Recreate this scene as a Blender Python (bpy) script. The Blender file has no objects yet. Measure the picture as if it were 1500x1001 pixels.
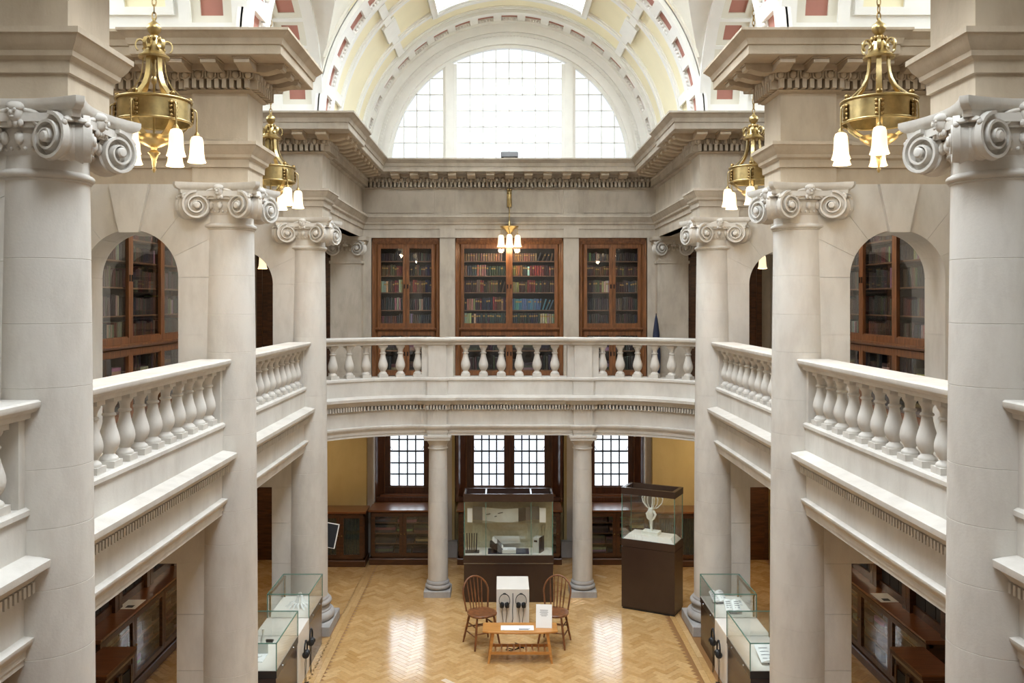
import bpy, bmesh, math, random
from mathutils import Vector, Matrix
random.seed(11)
S = bpy.context.scene
COL = S.collection
PI = math.pi
R = math.radians

# ------------------------------------------------------------------ camera
# one-point view with a shifted lens: vanishing point at (737.7, 441) of 1500x1001
CX, CZ, FPX = -0.108, 4.8, 1300.0
cam_d = bpy.data.cameras.new('camera')
cam_d.sensor_width = 36.0
cam_d.lens = 36.0 * FPX / 1500.0
cam_d.shift_x = (750 - 737.7) / 1500.0
cam_d.shift_y = -(500.5 - 441.0) / 1500.0
cam_d.clip_start = 0.05
cam_o = bpy.data.objects.new('camera', cam_d)
COL.objects.link(cam_o)
cam_o.location = (CX, 0, CZ)
cam_o.rotation_euler = (PI / 2, 0, 0)
S.camera = cam_o

# ------------------------------------------------------------------ sky, exposure
SKY_STRENGTH = 1.35
wd = bpy.data.worlds.new('overcast_sky')
S.world = wd
wd.use_nodes = True
wn = wd.node_tree.nodes
wn['Background'].inputs[0].default_value = (0.90, 0.95, 1.0, 1)
wn['Background'].inputs[1].default_value = SKY_STRENGTH
S.view_settings.view_transform = 'Standard'
S.view_settings.look = 'None'
S.view_settings.exposure = 0.12
S.view_settings.gamma = 1.0
S.view_settings.use_curve_mapping = False
S.cycles.use_denoising = True
S.cycles.max_bounces = 10
S.cycles.diffuse_bounces = 6
S.cycles.glossy_bounces = 4
S.cycles.transparent_max_bounces = 16
S.cycles.sample_clamp_indirect = 8.0
S.cycles.caustics_reflective = False
S.cycles.caustics_refractive = False


def area(name, loc, rot, sx, sy, power, col=(1, 1, 1)):
    d = bpy.data.lights.new(name, 'AREA')
    d.shape = 'RECTANGLE'
    d.size, d.size_y = sx, sy
    d.energy = power
    d.color = col
    o = bpy.data.objects.new(name, d)
    COL.objects.link(o)
    o.location = loc
    o.rotation_euler = rot
    return o


DAY = (0.85, 0.925, 1.0)
# daylight sent in through the skylights along the crown of the vault and the windows
SKYLIGHTS = [(0.6, 4.2), (6.45, 8.5), (10.2, 12.2), (14.2, 15.6)]
for (ya, yb), pw in zip(SKYLIGHTS, (640, 470, 470, 210)):
    a = area('skylight_daylight', (0, (ya + yb) / 2, 10.72), (0, 0, 0), 2.3, yb - ya - 0.1, pw, DAY)
for x_, w_, p_ in ((-1.96, 0.9, 24), (0.0, 1.7, 42), (1.96, 0.9, 24)):
    area('window_daylight', (x_, 17.55, 1.9), (R(-90), 0, 0), w_, 1.5, p_, DAY)
for sx_ in (-1, 1):  # fill through unseen side lunettes, added to brighten the side vaults
    for yc_ in (7.47, 11.21):
        area('added_lunette_fill', (sx_ * 5.12, yc_, 8.1), (0, sx_ * R(90), 0), 1.2, 2.6, 50, DAY)


# ------------------------------------------------------------------ materials
def lin(c):
    return tuple((x / 255 / 12.92) if x / 255 <= 0.04045 else ((x / 255 + 0.055) / 1.055) ** 2.4 for x in c) + (1,)


def base_mat(name):
    m = bpy.data.materials.new(name)
    m.use_nodes = True
    nt = m.node_tree
    return m, nt, nt.nodes['Principled BSDF']


def plain(name, col, rough=0.5, metal=0.0, spec=0.5, var=0.0, scale=6.0, coat=0.0):
    m, nt, b = base_mat(name)
    b.inputs['Base Color'].default_value = lin(col)
    b.inputs['Roughness'].default_value = rough
    b.inputs['Metallic'].default_value = metal
    b.inputs['Specular IOR Level'].default_value = spec
    b.inputs['Coat Weight'].default_value = coat
    if var:
        noise_col(nt, b, [c * (1 - var) for c in col], [min(255, c * (1 + var)) for c in col], scale)
    return m


def noise_col(nt, b, c0, c1, scale, stretch=(1, 1, 1), detail=5, lo=0.3, hi=0.7, coord='world'):
    if coord == 'world':
        g = nt.nodes.new('ShaderNodeNewGeometry')
        src = g.outputs['Position']
    else:
        g = nt.nodes.new('ShaderNodeTexCoord')
        src = g.outputs['Object']
    mp = nt.nodes.new('ShaderNodeMapping')
    mp.inputs['Scale'].default_value = stretch
    nt.links.new(src, mp.inputs['Vector'])
    n = nt.nodes.new('ShaderNodeTexNoise')
    n.inputs['Scale'].default_value = scale
    n.inputs['Detail'].default_value = detail
    nt.links.new(mp.outputs[0], n.inputs['Vector'])
    r = nt.nodes.new('ShaderNodeValToRGB')
    r.color_ramp.elements[0].position = lo
    r.color_ramp.elements[1].position = hi
    r.color_ramp.elements[0].color = lin(c0)
    r.color_ramp.elements[1].color = lin(c1)
    nt.links.new(n.outputs[0], r.inputs[0])
    nt.links.new(r.outputs[0], b.inputs['Base Color'])
    return n, r, mp


def stone(name, c0, c1, rough=0.75, stain=(150, 140, 128), amt=0.35):
    m, nt, b = base_mat(name)
    n, r, mp = noise_col(nt, b, c0, c1, 1.6, (1, 1, 0.7), 6, 0.28, 0.75)
    # fine vertical weather streaks and mottling
    n2 = nt.nodes.new('ShaderNodeTexNoise')
    n2.inputs['Scale'].default_value = 5.5
    n2.inputs['Detail'].default_value = 8
    n2.inputs['Roughness'].default_value = 0.65
    mp2 = nt.nodes.new('ShaderNodeMapping')
    mp2.inputs['Scale'].default_value = (1, 1, 0.35)
    nt.links.new(mp.inputs['Vector'].links[0].from_socket, mp2.inputs['Vector'])
    nt.links.new(mp2.outputs[0], n2.inputs['Vector'])
    rr = nt.nodes.new('ShaderNodeValToRGB')
    rr.color_ramp.elements[0].position = 0.45
    rr.color_ramp.elements[1].position = 0.78
    rr.color_ramp.elements[0].color = (0, 0, 0, 1)
    rr.color_ramp.elements[1].color = (amt, amt, amt, 1)
    nt.links.new(n2.outputs[0], rr.inputs[0])
    mix = nt.nodes.new('ShaderNodeMixRGB')
    mix.inputs[2].default_value = lin(stain)
    nt.links.new(rr.outputs[0], mix.inputs[0])
    nt.links.new(r.outputs[0], mix.inputs[1])
    nt.links.new(mix.outputs[0], b.inputs['Base Color'])
    n3 = nt.nodes.new('ShaderNodeTexNoise')
    n3.inputs['Scale'].default_value = 60
    n3.inputs['Detail'].default_value = 4
    nt.links.new(mp.inputs['Vector'].links[0].from_socket, n3.inputs['Vector'])
    bp = nt.nodes.new('ShaderNodeBump')
    bp.inputs['Strength'].default_value = 0.12
    bp.inputs['Distance'].default_value = 0.01
    nt.links.new(n3.outputs[0], bp.inputs['Height'])
    nt.links.new(bp.outputs[0], b.inputs['Normal'])
    b.inputs['Roughness'].default_value = rough
    b.inputs['Specular IOR Level'].default_value = 0.25
    return m


def wood(name, c0, c1, rough=0.35, stretch=(9, 9, 1.0), scale=3.0, coat=0.0, coord='world'):
    m, nt, b = base_mat(name)
    noise_col(nt, b, c0, c1, scale, stretch, 6, 0.3, 0.72, coord)
    b.inputs['Roughness'].default_value = rough
    b.inputs['Specular IOR Level'].default_value = 0.4
    b.inputs['Coat Weight'].default_value = coat
    b.inputs['Coat Roughness'].default_value = 0.15
    return m


def glass(name, tint=(1, 1, 1), ior=1.45, rough=0.0, gloss=1.0):
    m = bpy.data.materials.new(name)
    m.use_nodes = True
    nt = m.node_tree
    nt.nodes.clear()
    out = nt.nodes.new('ShaderNodeOutputMaterial')
    tr = nt.nodes.new('ShaderNodeBsdfTransparent')
    tr.inputs[0].default_value = tint + (1,)
    gl = nt.nodes.new('ShaderNodeBsdfGlossy')
    gl.inputs[0].default_value = (gloss, gloss, gloss, 1)
    gl.inputs['Roughness'].default_value = rough
    # Schlick reflectance from the facing angle, the same from both sides of a pane
    f0 = ((ior - 1) / (ior + 1)) ** 2
    lw = nt.nodes.new('ShaderNodeLayerWeight')
    lw.inputs[0].default_value = 0.5
    pw = nt.nodes.new('ShaderNodeMath')
    pw.operation = 'POWER'
    pw.inputs[1].default_value = 5.0
    nt.links.new(lw.outputs['Facing'], pw.inputs[0])
    fr = nt.nodes.new('ShaderNodeMath')
    fr.operation = 'MULTIPLY_ADD'
    fr.inputs[1].default_value = 1 - f0
    fr.inputs[2].default_value = f0
    nt.links.new(pw.outputs[0], fr.inputs[0])
    mx = nt.nodes.new('ShaderNodeMixShader')
    nt.links.new(fr.outputs[0], mx.inputs[0])
    nt.links.new(tr.outputs[0], mx.inputs[1])
    nt.links.new(gl.outputs[0], mx.inputs[2])
    nt.links.new(mx.outputs[0], out.inputs[0])
    return m


def emit(name, col, strength):
    m, nt, b = base_mat(name)
    b.inputs['Base Color'].default_value = lin(col)
    b.inputs['Emission Color'].default_value = lin(col)
    b.inputs['Emission Strength'].default_value = strength
    b.inputs['Roughness'].default_value = 0.3
    return m


def random_ramp(name, cols, mode, rough, coat=0.0):
    """mode 'object': random per object; 'attr': float attribute 'tone'"""
    m, nt, b = base_mat(name)
    if mode == 'object':
        s = nt.nodes.new('ShaderNodeObjectInfo').outputs['Random']
    else:
        a = nt.nodes.new('ShaderNodeAttribute')
        a.attribute_name = 'tone'
        s = a.outputs['Fac']
    r = nt.nodes.new('ShaderNodeValToRGB')
    els = r.color_ramp.elements
    for i, c in enumerate(cols):
        p = i / (len(cols) - 1)
        e = els[0] if i == 0 else (els[1] if i == len(cols) - 1 else els.new(p))
        e.position = p
        e.color = lin(c)
    nt.links.new(s, r.inputs[0])
    # fine grain
    g = nt.nodes.new('ShaderNodeNewGeometry')
    n = nt.nodes.new('ShaderNodeTexNoise')
    n.inputs['Scale'].default_value = 22
    n.inputs['Detail'].default_value = 5
    nt.links.new(g.outputs['Position'], n.inputs['Vector'])
    mx = nt.nodes.new('ShaderNodeMixRGB')
    mx.blend_type = 'MULTIPLY'
    mx.inputs[0].default_value = 0.35
    nt.links.new(r.outputs[0], mx.inputs[1])
    rr = nt.nodes.new('ShaderNodeValToRGB')
    rr.color_ramp.elements[0].position = 0.3
    rr.color_ramp.elements[0].color = (0.55, 0.5, 0.45, 1)
    rr.color_ramp.elements[1].position = 0.65
    nt.links.new(n.outputs[0], rr.inputs[0])
    nt.links.new(rr.outputs[0], mx.inputs[2])
    nt.links.new(mx.outputs[0], b.inputs['Base Color'])
    b.inputs['Roughness'].default_value = rough
    b.inputs['Specular IOR Level'].default_value = 0.5
    # slight waviness of the polished blocks
    bp = nt.nodes.new('ShaderNodeBump')
    bp.inputs['Strength'].default_value = 0.10
    bp.inputs['Distance'].default_value = 0.004
    n2 = nt.nodes.new('ShaderNodeTexNoise')
    n2.inputs['Scale'].default_value = 9
    nt.links.new(g.outputs['Position'], n2.inputs['Vector'])
    nt.links.new(n2.outputs[0], bp.inputs['Height'])
    nt.links.new(bp.outputs[0], b.inputs['Normal'])
    return m


PARQ = [(186, 146, 92), (204, 168, 116), (194, 156, 104), (214, 180, 128), (188, 150, 96), (208, 172, 120)]
M = dict(
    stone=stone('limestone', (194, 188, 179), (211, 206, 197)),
    stone_mid=stone('limestone_brown_lamplit', (172, 156, 134), (192, 177, 156), stain=(138, 122, 102), amt=0.4),  # browner upper stone; lamp warmth and weaker light also put into the colour
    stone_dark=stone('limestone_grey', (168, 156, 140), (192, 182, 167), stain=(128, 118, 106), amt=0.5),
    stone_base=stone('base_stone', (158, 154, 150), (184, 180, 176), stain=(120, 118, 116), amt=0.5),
    plaster=stone('lamplit_yellow_plaster', (192, 172, 120), (210, 190, 138), stain=(178, 156, 110), amt=0.4),  # yellow wash of the aisle lamps put into the plaster colour
    white=plain('white_plaster', (240, 239, 234), 0.6, var=0.01),
    cream=plain('cream_plaster', (226, 222, 208), 0.65, var=0.015, scale=2),
    yellow=plain('yellow_plaster', (243, 234, 200), 0.65, var=0.012, scale=2),
    red=plain('red_plaster', (176, 120, 106), 0.65, var=0.03, scale=4),
    wood=wood('oak_brown', (90, 55, 31), (138, 89, 51), 0.38, (10, 10, 1.2), coat=0.2),
    wood_dark=wood('oak_dark', (58, 34, 18), (92, 56, 30), 0.35, (1.2, 10, 10), coat=0.3),
    wood_top=wood('oak_counter', (104, 62, 34), (140, 88, 52), 0.28, (1.0, 9, 9), coat=0.5),
    wood_win=wood('window_oak', (66, 36, 20), (104, 60, 34), 0.32, (10, 10, 1.2), coat=0.3),
    wood_chair=wood('elm', (96, 58, 32), (142, 90, 52), 0.38, (6, 6, 3), coat=0.2, coord='obj'),
    wood_table=wood('honey_oak', (176, 118, 56), (204, 146, 80), 0.35, (1.5, 12, 8), coat=0.2),
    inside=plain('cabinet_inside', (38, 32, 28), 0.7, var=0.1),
    shelf=wood('shelf_oak', (88, 62, 42), (122, 90, 62), 0.5, (1, 8, 8)),
    brass=plain('brass', (190, 168, 118), 0.34, 1.0, var=0.1, scale=14),
    brass_old=plain('old_brass', (156, 130, 84), 0.42, 1.0, var=0.15, scale=20),
    steel=plain('steel', (170, 172, 175), 0.3, 1.0),
    iron=plain('black_metal', (22, 22, 24), 0.4, 0.6),
    shade=emit('lit_shade', (255, 232, 192), 1.05),
    brown=plain('brown_laminate', (58, 42, 34), 0.22, 0.0, 0.5, var=0.03),
    brown2=plain('dark_panel', (44, 36, 32), 0.3, 0.0, 0.5, var=0.03),
    white_lam=plain('white_laminate', (232, 226, 216), 0.4, var=0.01),
    paper=plain('white_paper', (240, 240, 238), 0.7),
    grey_card=plain('grey_card', (196, 198, 190), 0.7, var=0.02),
    black=plain('black_plastic', (24, 25, 28), 0.4),
    navy=plain('navy_cloth', (28, 36, 62), 0.7, var=0.1),
    leadcol=plain('print_ink', (60, 62, 68), 0.7),
    curtain=plain('green_curtain', (52, 62, 52), 0.8, var=0.15, scale=30),
    plasterw=plain('white_clay', (236, 236, 228), 0.6, var=0.02),
    backing=plain('linen_backing', (196, 188, 160), 0.8, var=0.04, scale=30),
    sub=plain('floor_joint', (140, 100, 58), 0.5),
    grey=plain('grey_metal', (120, 120, 122), 0.4, 0.5),
    glass=glass('clear_glass'),
    case_glass=glass('case_glass', (0.97, 0.985, 0.975), 1.5),
    glass_edge=plain('glass_edge', (92, 132, 118), 0.15),
    wglass=glass('window_glass', (0.98, 0.99, 1.0), 1.4),
    book=None, bookstuff=None,
    parq=random_ramp('parquet_block', PARQ, 'object', 0.14),
    parqstuff=random_ramp('parquet_field', PARQ, 'attr', 0.14),
)


def book_material(name, attr):
    m, nt, b = base_mat(name)
    if attr:
        a = nt.nodes.new('ShaderNodeAttribute')
        a.attribute_name = 'Col'
        s = a.outputs['Color']
    else:
        s = nt.nodes.new('ShaderNodeObjectInfo').outputs['Color']
    g = nt.nodes.new('ShaderNodeNewGeometry')
    n = nt.nodes.new('ShaderNodeTexNoise')
    n.inputs['Scale'].default_value = 40
    nt.links.new(g.outputs['Position'], n.inputs['Vector'])
    mx = nt.nodes.new('ShaderNodeMixRGB')
    mx.blend_type = 'MULTIPLY'
    mx.inputs[0].default_value = 0.4
    nt.links.new(s, mx.inputs[1])
    nt.links.new(n.outputs[0], mx.inputs[2])
    nt.links.new(mx.outputs[0], b.inputs['Base Color'])
    b.inputs['Roughness'].default_value = 0.55
    return m


M['book'] = book_material('book_cloth', False)
M['bookstuff'] = book_material('book_cloth_rows', True)
M['gilt'] = plain('gilt_title', (176, 142, 84), 0.5, 0.3)


# ------------------------------------------------------------------ mesh helpers
def offset_path(path, p, closed=False):
    """offset a plan polyline by p to the right of its direction, mitred"""
    n = len(path)
    nor = []
    for i in range(n if closed else n - 1):
        a, b = path[i], path[(i + 1) % n]
        dx, dy = b[0] - a[0], b[1] - a[1]
        L = math.hypot(dx, dy)
        nor.append((dy / L, -dx / L))
    out = []
    for i in range(n):
        if closed:
            n0, n1 = nor[i - 1], nor[i]
        else:
            n0 = nor[max(0, i - 1)]
            n1 = nor[min(n - 2, i)]
        d = 1 + n0[0] * n1[0] + n0[1] * n1[1]
        d = max(d, 0.15)
        out.append((path[i][0] + (n0[0] + n1[0]) / d * p, path[i][1] + (n0[1] + n1[1]) / d * p))
    return out


def along(path, p, step, margin=0.0):
    """evenly spaced stations on the path offset by p: (x, y, direction angle)"""
    q = offset_path(path, p)
    res = []
    for a, b in zip(q[:-1], q[1:]):
        L = math.hypot(b[0] - a[0], b[1] - a[1])
        u = L - 2 * margin
        if u < step * 0.3:
            continue
        k = max(1, int(round(u / step)))
        for i in range(k):
            t = (margin + (i + 0.5) * u / k) / L
            res.append((a[0] + (b[0] - a[0]) * t, a[1] + (b[1] - a[1]) * t, math.atan2(b[1] - a[1], b[0] - a[0])))
    return res


class MB:
    def __init__(s):
        s.v, s.f, s.mi = [], [], []

    def add(s, vs, fs, mi=0):
        o = len(s.v)
        s.v += [tuple(p) for p in vs]
        s.f += [tuple(i + o for i in f) for f in fs]
        s.mi += [mi] * len(fs)
        return s

    def box(s, x0, x1, y0, y1, z0, z1, mi=0):
        v = [(x0, y0, z0), (x1, y0, z0), (x1, y1, z0), (x0, y1, z0), (x0, y0, z1), (x1, y0, z1), (x1, y1, z1), (x0, y1, z1)]
        return s.add(v, [(0, 3, 2, 1), (4, 5, 6, 7), (0, 1, 5, 4), (1, 2, 6, 5), (2, 3, 7, 6), (3, 0, 4, 7)], mi)

    def cbox(s, c, d, rz=0.0, mi=0, rx=0.0, ry=0.0):
        m = Matrix.Translation(c) @ Matrix.Rotation(rz, 4, 'Z') @ Matrix.Rotation(ry, 4, 'Y') @ Matrix.Rotation(rx, 4, 'X')
        x, y, z = d[0] / 2, d[1] / 2, d[2] / 2
        v = [m @ Vector(p) for p in ((-x, -y, -z), (x, -y, -z), (x, y, -z), (-x, y, -z), (-x, -y, z), (x, -y, z), (x, y, z), (-x, y, z))]
        return s.add(v, [(0, 3, 2, 1), (4, 5, 6, 7), (0, 1, 5, 4), (1, 2, 6, 5), (2, 3, 7, 6), (3, 0, 4, 7)], mi)

    def bbox(s, x0, x1, y0, y1, z0, z1, b=0.01):
        """box with chamfered vertical and top edges"""
        def ring(i, z):
            return [(x0 + i + b, y0 + i, z), (x1 - i - b, y0 + i, z), (x1 - i, y0 + i + b, z), (x1 - i, y1 - i - b, z),
                    (x1 - i - b, y1 - i, z), (x0 + i + b, y1 - i, z), (x0 + i, y1 - i - b, z), (x0 + i, y0 + i + b, z)]
        return s.loft([ring(0, z0), ring(0, z1 - b), ring(b, z1)])

    def loft(s, rings, cap=True, closed=True):
        n = len(rings[0])
        v, f = [], []
        for r in rings:
            v += r
        for k in range(len(rings) - 1):
            for i in range(n if closed else n - 1):
                j = (i + 1) % n
                f.append((k * n + i, k * n + j, (k + 1) * n + j, (k + 1) * n + i))
        if cap:
            f.append(tuple(reversed(range(n))))
            f.append(tuple(range((len(rings) - 1) * n, len(rings) * n)))
        return s.add(v, f)

    def lathe(s, prof, n=24, c=(0, 0), z=0.0, cap=True):
        rings = []
        for r, h in prof:
            rings.append([(c[0] + r * math.cos(2 * PI * i / n), c[1] + r * math.sin(2 * PI * i / n), h + z) for i in range(n)])
        return s.loft(rings, cap)

    def prism(s, poly, a0, a1, plane='xz', mi=0):
        def P(u, w, a):
            return {'xz': (u, a, w), 'yz': (a, u, w), 'xy': (u, w, a)}[plane]
        n = len(poly)
        v = [P(u, w, a0) for u, w in poly] + [P(u, w, a1) for u, w in poly]
        f = [tuple(range(n)), tuple(reversed(range(n, 2 * n)))]
        f += [(i, (i + 1) % n, n + (i + 1) % n, n + i) for i in range(n)]
        return s.add(v, f, mi)

    def sweep(s, loop, path, closed=False):
        cols = [offset_path(path, p, closed) for p, z in loop]
        n = len(loop)
        rings = [[(cols[k][i][0], cols[k][i][1], loop[k][1]) for k in range(n)] for i in range(len(path))]
        if closed:
            rings.append(rings[0])
        return s.loft(rings, cap=not closed)

    def tube(s, pts, r, n=8, closed=False):
        pts = [Vector(p) for p in pts]
        k = len(pts)
        rad = r if isinstance(r, (list, tuple)) else [r] * k
        rings = []
        up = None
        for i in range(k):
            if closed:
                t = pts[(i + 1) % k] - pts[i - 1]
            else:
                t = pts[min(k - 1, i + 1)] - pts[max(0, i - 1)]
            t.normalize()
            if up is None:
                ref = Vector((0, 0, 1)) if abs(t.z) < 0.9 else Vector((1, 0, 0))
                up = (ref - t * ref.dot(t)).normalized()
            else:
                up = (up - t * up.dot(t)).normalized()
            sd = t.cross(up)
            rings.append([tuple(pts[i] + (up * math.cos(2 * PI * j / n) + sd * math.sin(2 * PI * j / n)) * rad[i]) for j in range(n)])
        if closed:
            rings.append(rings[0])
        return s.loft(rings, cap=not closed)

    def ribbon(s, pts, w, t, side):
        """flat strap along 3-D points; side = width direction, thickness across"""
        pts = [Vector(p) for p in pts]
        side = Vector(side).normalized()
        rings = []
        for i, p in enumerate(pts):
            d = (pts[min(len(pts) - 1, i + 1)] - pts[max(0, i - 1)]).normalized()
            nn = d.cross(side).normalized()
            ww = w[i] if isinstance(w, (list, tuple)) else w
            rings.append([tuple(p + side * a * ww / 2 + nn * b * t / 2) for a, b in ((-1, -1), (1, -1), (1, 1), (-1, 1))])
        return s.loft(rings)

    def sphere(s, c, r, n=10, m=6, sc=(1, 1, 1), rot=None):
        rings = []
        for j in range(m + 1):
            a = -PI / 2 + PI * j / m
            rr = max(math.cos(a), 0.02)
            ring = []
            for i in range(n):
                p = Vector((r * sc[0] * rr * math.cos(2 * PI * i / n), r * sc[1] * rr * math.sin(2 * PI * i / n), r * sc[2] * math.sin(a)))
                if rot is not None:
                    p = rot @ p
                ring.append((c[0] + p.x, c[1] + p.y, c[2] + p.z))
            rings.append(ring)
        return s.loft(rings)

    def ringseg(s, mapf, r0, r1, a0, a1, t0, t1, n):
        """curved bar: radius r0..r1, angle a0..a1, length t0..t1 under mapf(r, a, t)"""
        rings = []
        for i in range(n + 1):
            a = a0 + (a1 - a0) * i / n
            rings.append([mapf(r0, a, t0), mapf(r0, a, t1), mapf(r1, a, t1), mapf(r1, a, t0)])
        return s.loft(rings)

    def xf(s, m, start=0):
        for i in range(start, len(s.v)):
            s.v[i] = tuple(m @ Vector(s.v[i]))
        return s

    def mesh(s, name, mats, smooth=None):
        me = bpy.data.meshes.new(name)
        me.from_pydata(s.v, [], s.f)
        for m in (mats if isinstance(mats, (list, tuple)) else [mats]):
            me.materials.append(M[m] if isinstance(m, str) else m)
        if any(s.mi):
            me.polygons.foreach_set('material_index', s.mi)
        bm = bmesh.new()
        bm.from_mesh(me)
        bmesh.ops.recalc_face_normals(bm, faces=bm.faces)
        bm.to_mesh(me)
        bm.free()
        if smooth:
            me.polygons.foreach_set('use_smooth', [True] * len(me.polygons))
            me.set_sharp_from_angle(angle=R(smooth))
        me.update()
        return me

    def obj(s, name, mats, parent=None, smooth=None, label=None, kind=None, **k):
        return link(name, s.mesh(name, mats, smooth), parent, label=label, kind=kind, **k)


def link(name, me, parent=None, loc=None, rz=0.0, label=None, cat=None, group=None, kind=None, rot=None, scale=None):
    o = bpy.data.objects.new(name, me)
    COL.objects.link(o)
    o.parent = parent
    if loc is not None:
        o.location = loc
    if rz:
        o.rotation_euler = (0, 0, rz)
    if rot is not None:
        o.rotation_euler = rot
    if scale is not None:
        o.scale = scale
    for k, v in (('label', label), ('category', cat), ('group', group), ('kind', kind)):
        if v:
            o[k] = v
    return o


def thing(name, label, cat, loc=(0, 0, 0), rz=0.0, group=None, kind=None):
    return link(name, None, None, loc, rz, label, cat, group, kind)


KIDS = {}


def copy_tree(o, loc=None, rz=None, label=None, group=None):
    kids = {}
    for x in COL.objects:
        if x.parent:
            kids.setdefault(x.parent.name, []).append(x)

    def rec(src, par):
        c = src.copy()
        COL.objects.link(c)
        c.parent = par
        for ch in kids.get(src.name, []):
            rec(ch, c)
        return c
    c = rec(o, None)
    if loc is not None:
        c.location = loc
    if rz is not None:
        c.rotation_euler = (0, 0, rz)
    if label:
        c['label'] = label
    if group:
        c['group'] = group
    return c

# ================================================================== layout
COLX = 3.0
COLY = (5.6, 9.34, 13.08)
ENDY = 16.85
SPR = 7.43            # top of the great cornice, springing of the vaults
OUT = 4.95            # outer aisle walls

# ------------------------------------------------------------------ floor
fl = MB().box(-5.1, 5.1, -3.2, 17.3, -0.3, -0.003).obj('floor', 'sub', kind='structure',
              label='polished oak herringbone parquet floor', cat='floor')
BL, BW = 0.24, 0.08


def block_mesh():
    m = MB()
    g, c = 0.0008, 0.0022
    x, y = BL / 2 - g, BW / 2 - g
    m.loft([[(-x, -y, -0.02), (x, -y, -0.02), (x, y, -0.02), (-x, y, -0.02)],
            [(-x, -y, -c), (x, -y, -c), (x, y, -c), (-x, y, -c)],
            [(-x + c, -y + c, 0), (x - c, -y + c, 0), (x - c, y - c, 0), (-x + c, y - c, 0)]])
    return m


FLOOR_HOLES = [(x - 0.41, x + 0.41, y - 0.41, y + 0.41) for x in (-COLX, COLX) for y in COLY]
BORDER = [(-2.58, -2.42), (2.42, 2.58)]
blocks = []
rng = random.Random(3)
c45 = math.cos(PI / 4)
for i in range(-95, 95):
    for j in range(-15, 15):
        # 3:1 herringbone in its own frame, then turned 45 degrees
        u0 = i * BW + j * 2 * BL
        v0 = i * BW
        for orient in (0, 1):
            if orient == 0:
                cu, cv = u0 + BL / 2, v0 + BW / 2
            else:
                cu, cv = u0 + BL + BW / 2, v0 + BW - BL / 2 + 0.0
            x = (cu - cv) * c45
            y = (cu + cv) * c45 + 11.0
            blocks.append((x, y, PI / 4 + orient * PI / 2))


def on_floor(x, y):
    if not (-4.66 < x < 4.66 and 7.6 < y < 16.5):
        return False
    for a, b in BORDER:
        if a - 0.06 < x < b + 0.06:
            return False
    for a, b, c, d in FLOOR_HOLES:
        if a < x < b and c < y < d:
            return False
    return True


blocks = [b for b in blocks if on_floor(b[0], b[1])]
# the blocks that show largest: the open floor at the front of the view, clear of the display cases
def showing(b):
    return abs(b[0]) < 2.3 and 11.05 < b[1] < 12.3
vis = sorted([b for b in blocks if showing(b)], key=lambda b: b[1])[:300]
vs = set(vis)
bm_ = block_mesh().mesh('parquet_block', 'parq')
for b in vis:
    link('parquet_block', bm_, fl, (b[0], b[1], 0), b[2])
fm = MB()
tone = []
t_ = block_mesh()
for b in blocks:
    if b in vs:
        continue
    n0 = len(fm.v)
    fm.add(t_.v, t_.f)
    fm.xf(Matrix.Translation((b[0], b[1], 0)) @ Matrix.Rotation(b[2], 4, 'Z'), n0)
    tone += [rng.random()] * len(t_.v)
fo = fm.obj('parquet_field', 'parqstuff', fl, kind='stuff')
at = fo.data.attributes.new('tone', 'FLOAT', 'POINT')
at.data.foreach_set('value', tone)
bmn = MB().box(-0.039, 0.039, -0.49, 0.49, -0.02, 0.0).mesh('border_board', 'parq')
for a, b in BORDER:
    for k in (0, 1):
        for q in range(9):
            link('border_board', bmn, fl, (a + 0.04 + 0.08 * k, 8.1 + q * 0.985 + k * 0.4, 0))


# ------------------------------------------------------------------ capitals and columns
def volute_mesh(hand):
    m = MB()
    n = 28
    r0 = 0.128
    # the rolled body behind the face
    rings = []
    for y, rr in ((0.15, 0.085), (0.12, 0.105), (0.095, 0.095), (0.065, 0.112), (0.04, 0.104), (0.0, 0.122), (-0.004, 0.112)):
        rings.append([(rr * math.cos(2 * PI * i / n), y, rr * math.sin(2 * PI * i / n)) for i in range(n)])
    m.loft(rings)
    # spiral fillet
    turns, seg = 2.35, 62
    pr = []
    for i in range(seg + 1):
        t = i / seg
        a = PI / 2 - hand * 2 * PI * turns * t
        rc = r0 * (1 - t) ** 1.05 * 0.80 + 0.026
        wd_ = 0.024 * (1 - 0.55 * t)
        dep = 0.034 + 0.02 * t
        ca, sa = math.cos(a), math.sin(a)
        pr.append([((rc - wd_ / 2) * ca, 0.0, (rc - wd_ / 2) * sa), ((rc - wd_ / 2.6) * ca, -dep, (rc - wd_ / 2.6) * sa),
                   ((rc + wd_ / 2.6) * ca, -dep, (rc + wd_ / 2.6) * sa), ((rc + wd_ / 2) * ca, 0.0, (rc + wd_ / 2) * sa)])
    m.loft(pr)
    k = [(0.030, 0.0), (0.030, -0.055), (0.022, -0.064), (0.004, -0.066)]
    m.loft([[(r * math.cos(2 * PI * i / 14), y, r * math.sin(2 * PI * i / 14)) for i in range(14)] for r, y in k])
    # leaf curling over the top of the roll
    for q in range(3):
        m.sphere((hand * (0.085 + 0.014 * q), 0.05 - 0.024 * q, 0.104 - 0.008 * q), 0.036 - 0.005 * q, 8, 5, (0.75, 1.0, 0.5), Matrix.Rotation(hand * R(35), 3, 'Y'))
    m.sphere((hand * 0.112, -0.02, 0.07), 0.016, 8, 5)
    m.xf(Matrix.Scale(1.13, 4))
    return m.mesh('volute', 'stone', 40)


VOL = {1: volute_mesh(1), -1: volute_mesh(-1)}


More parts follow.
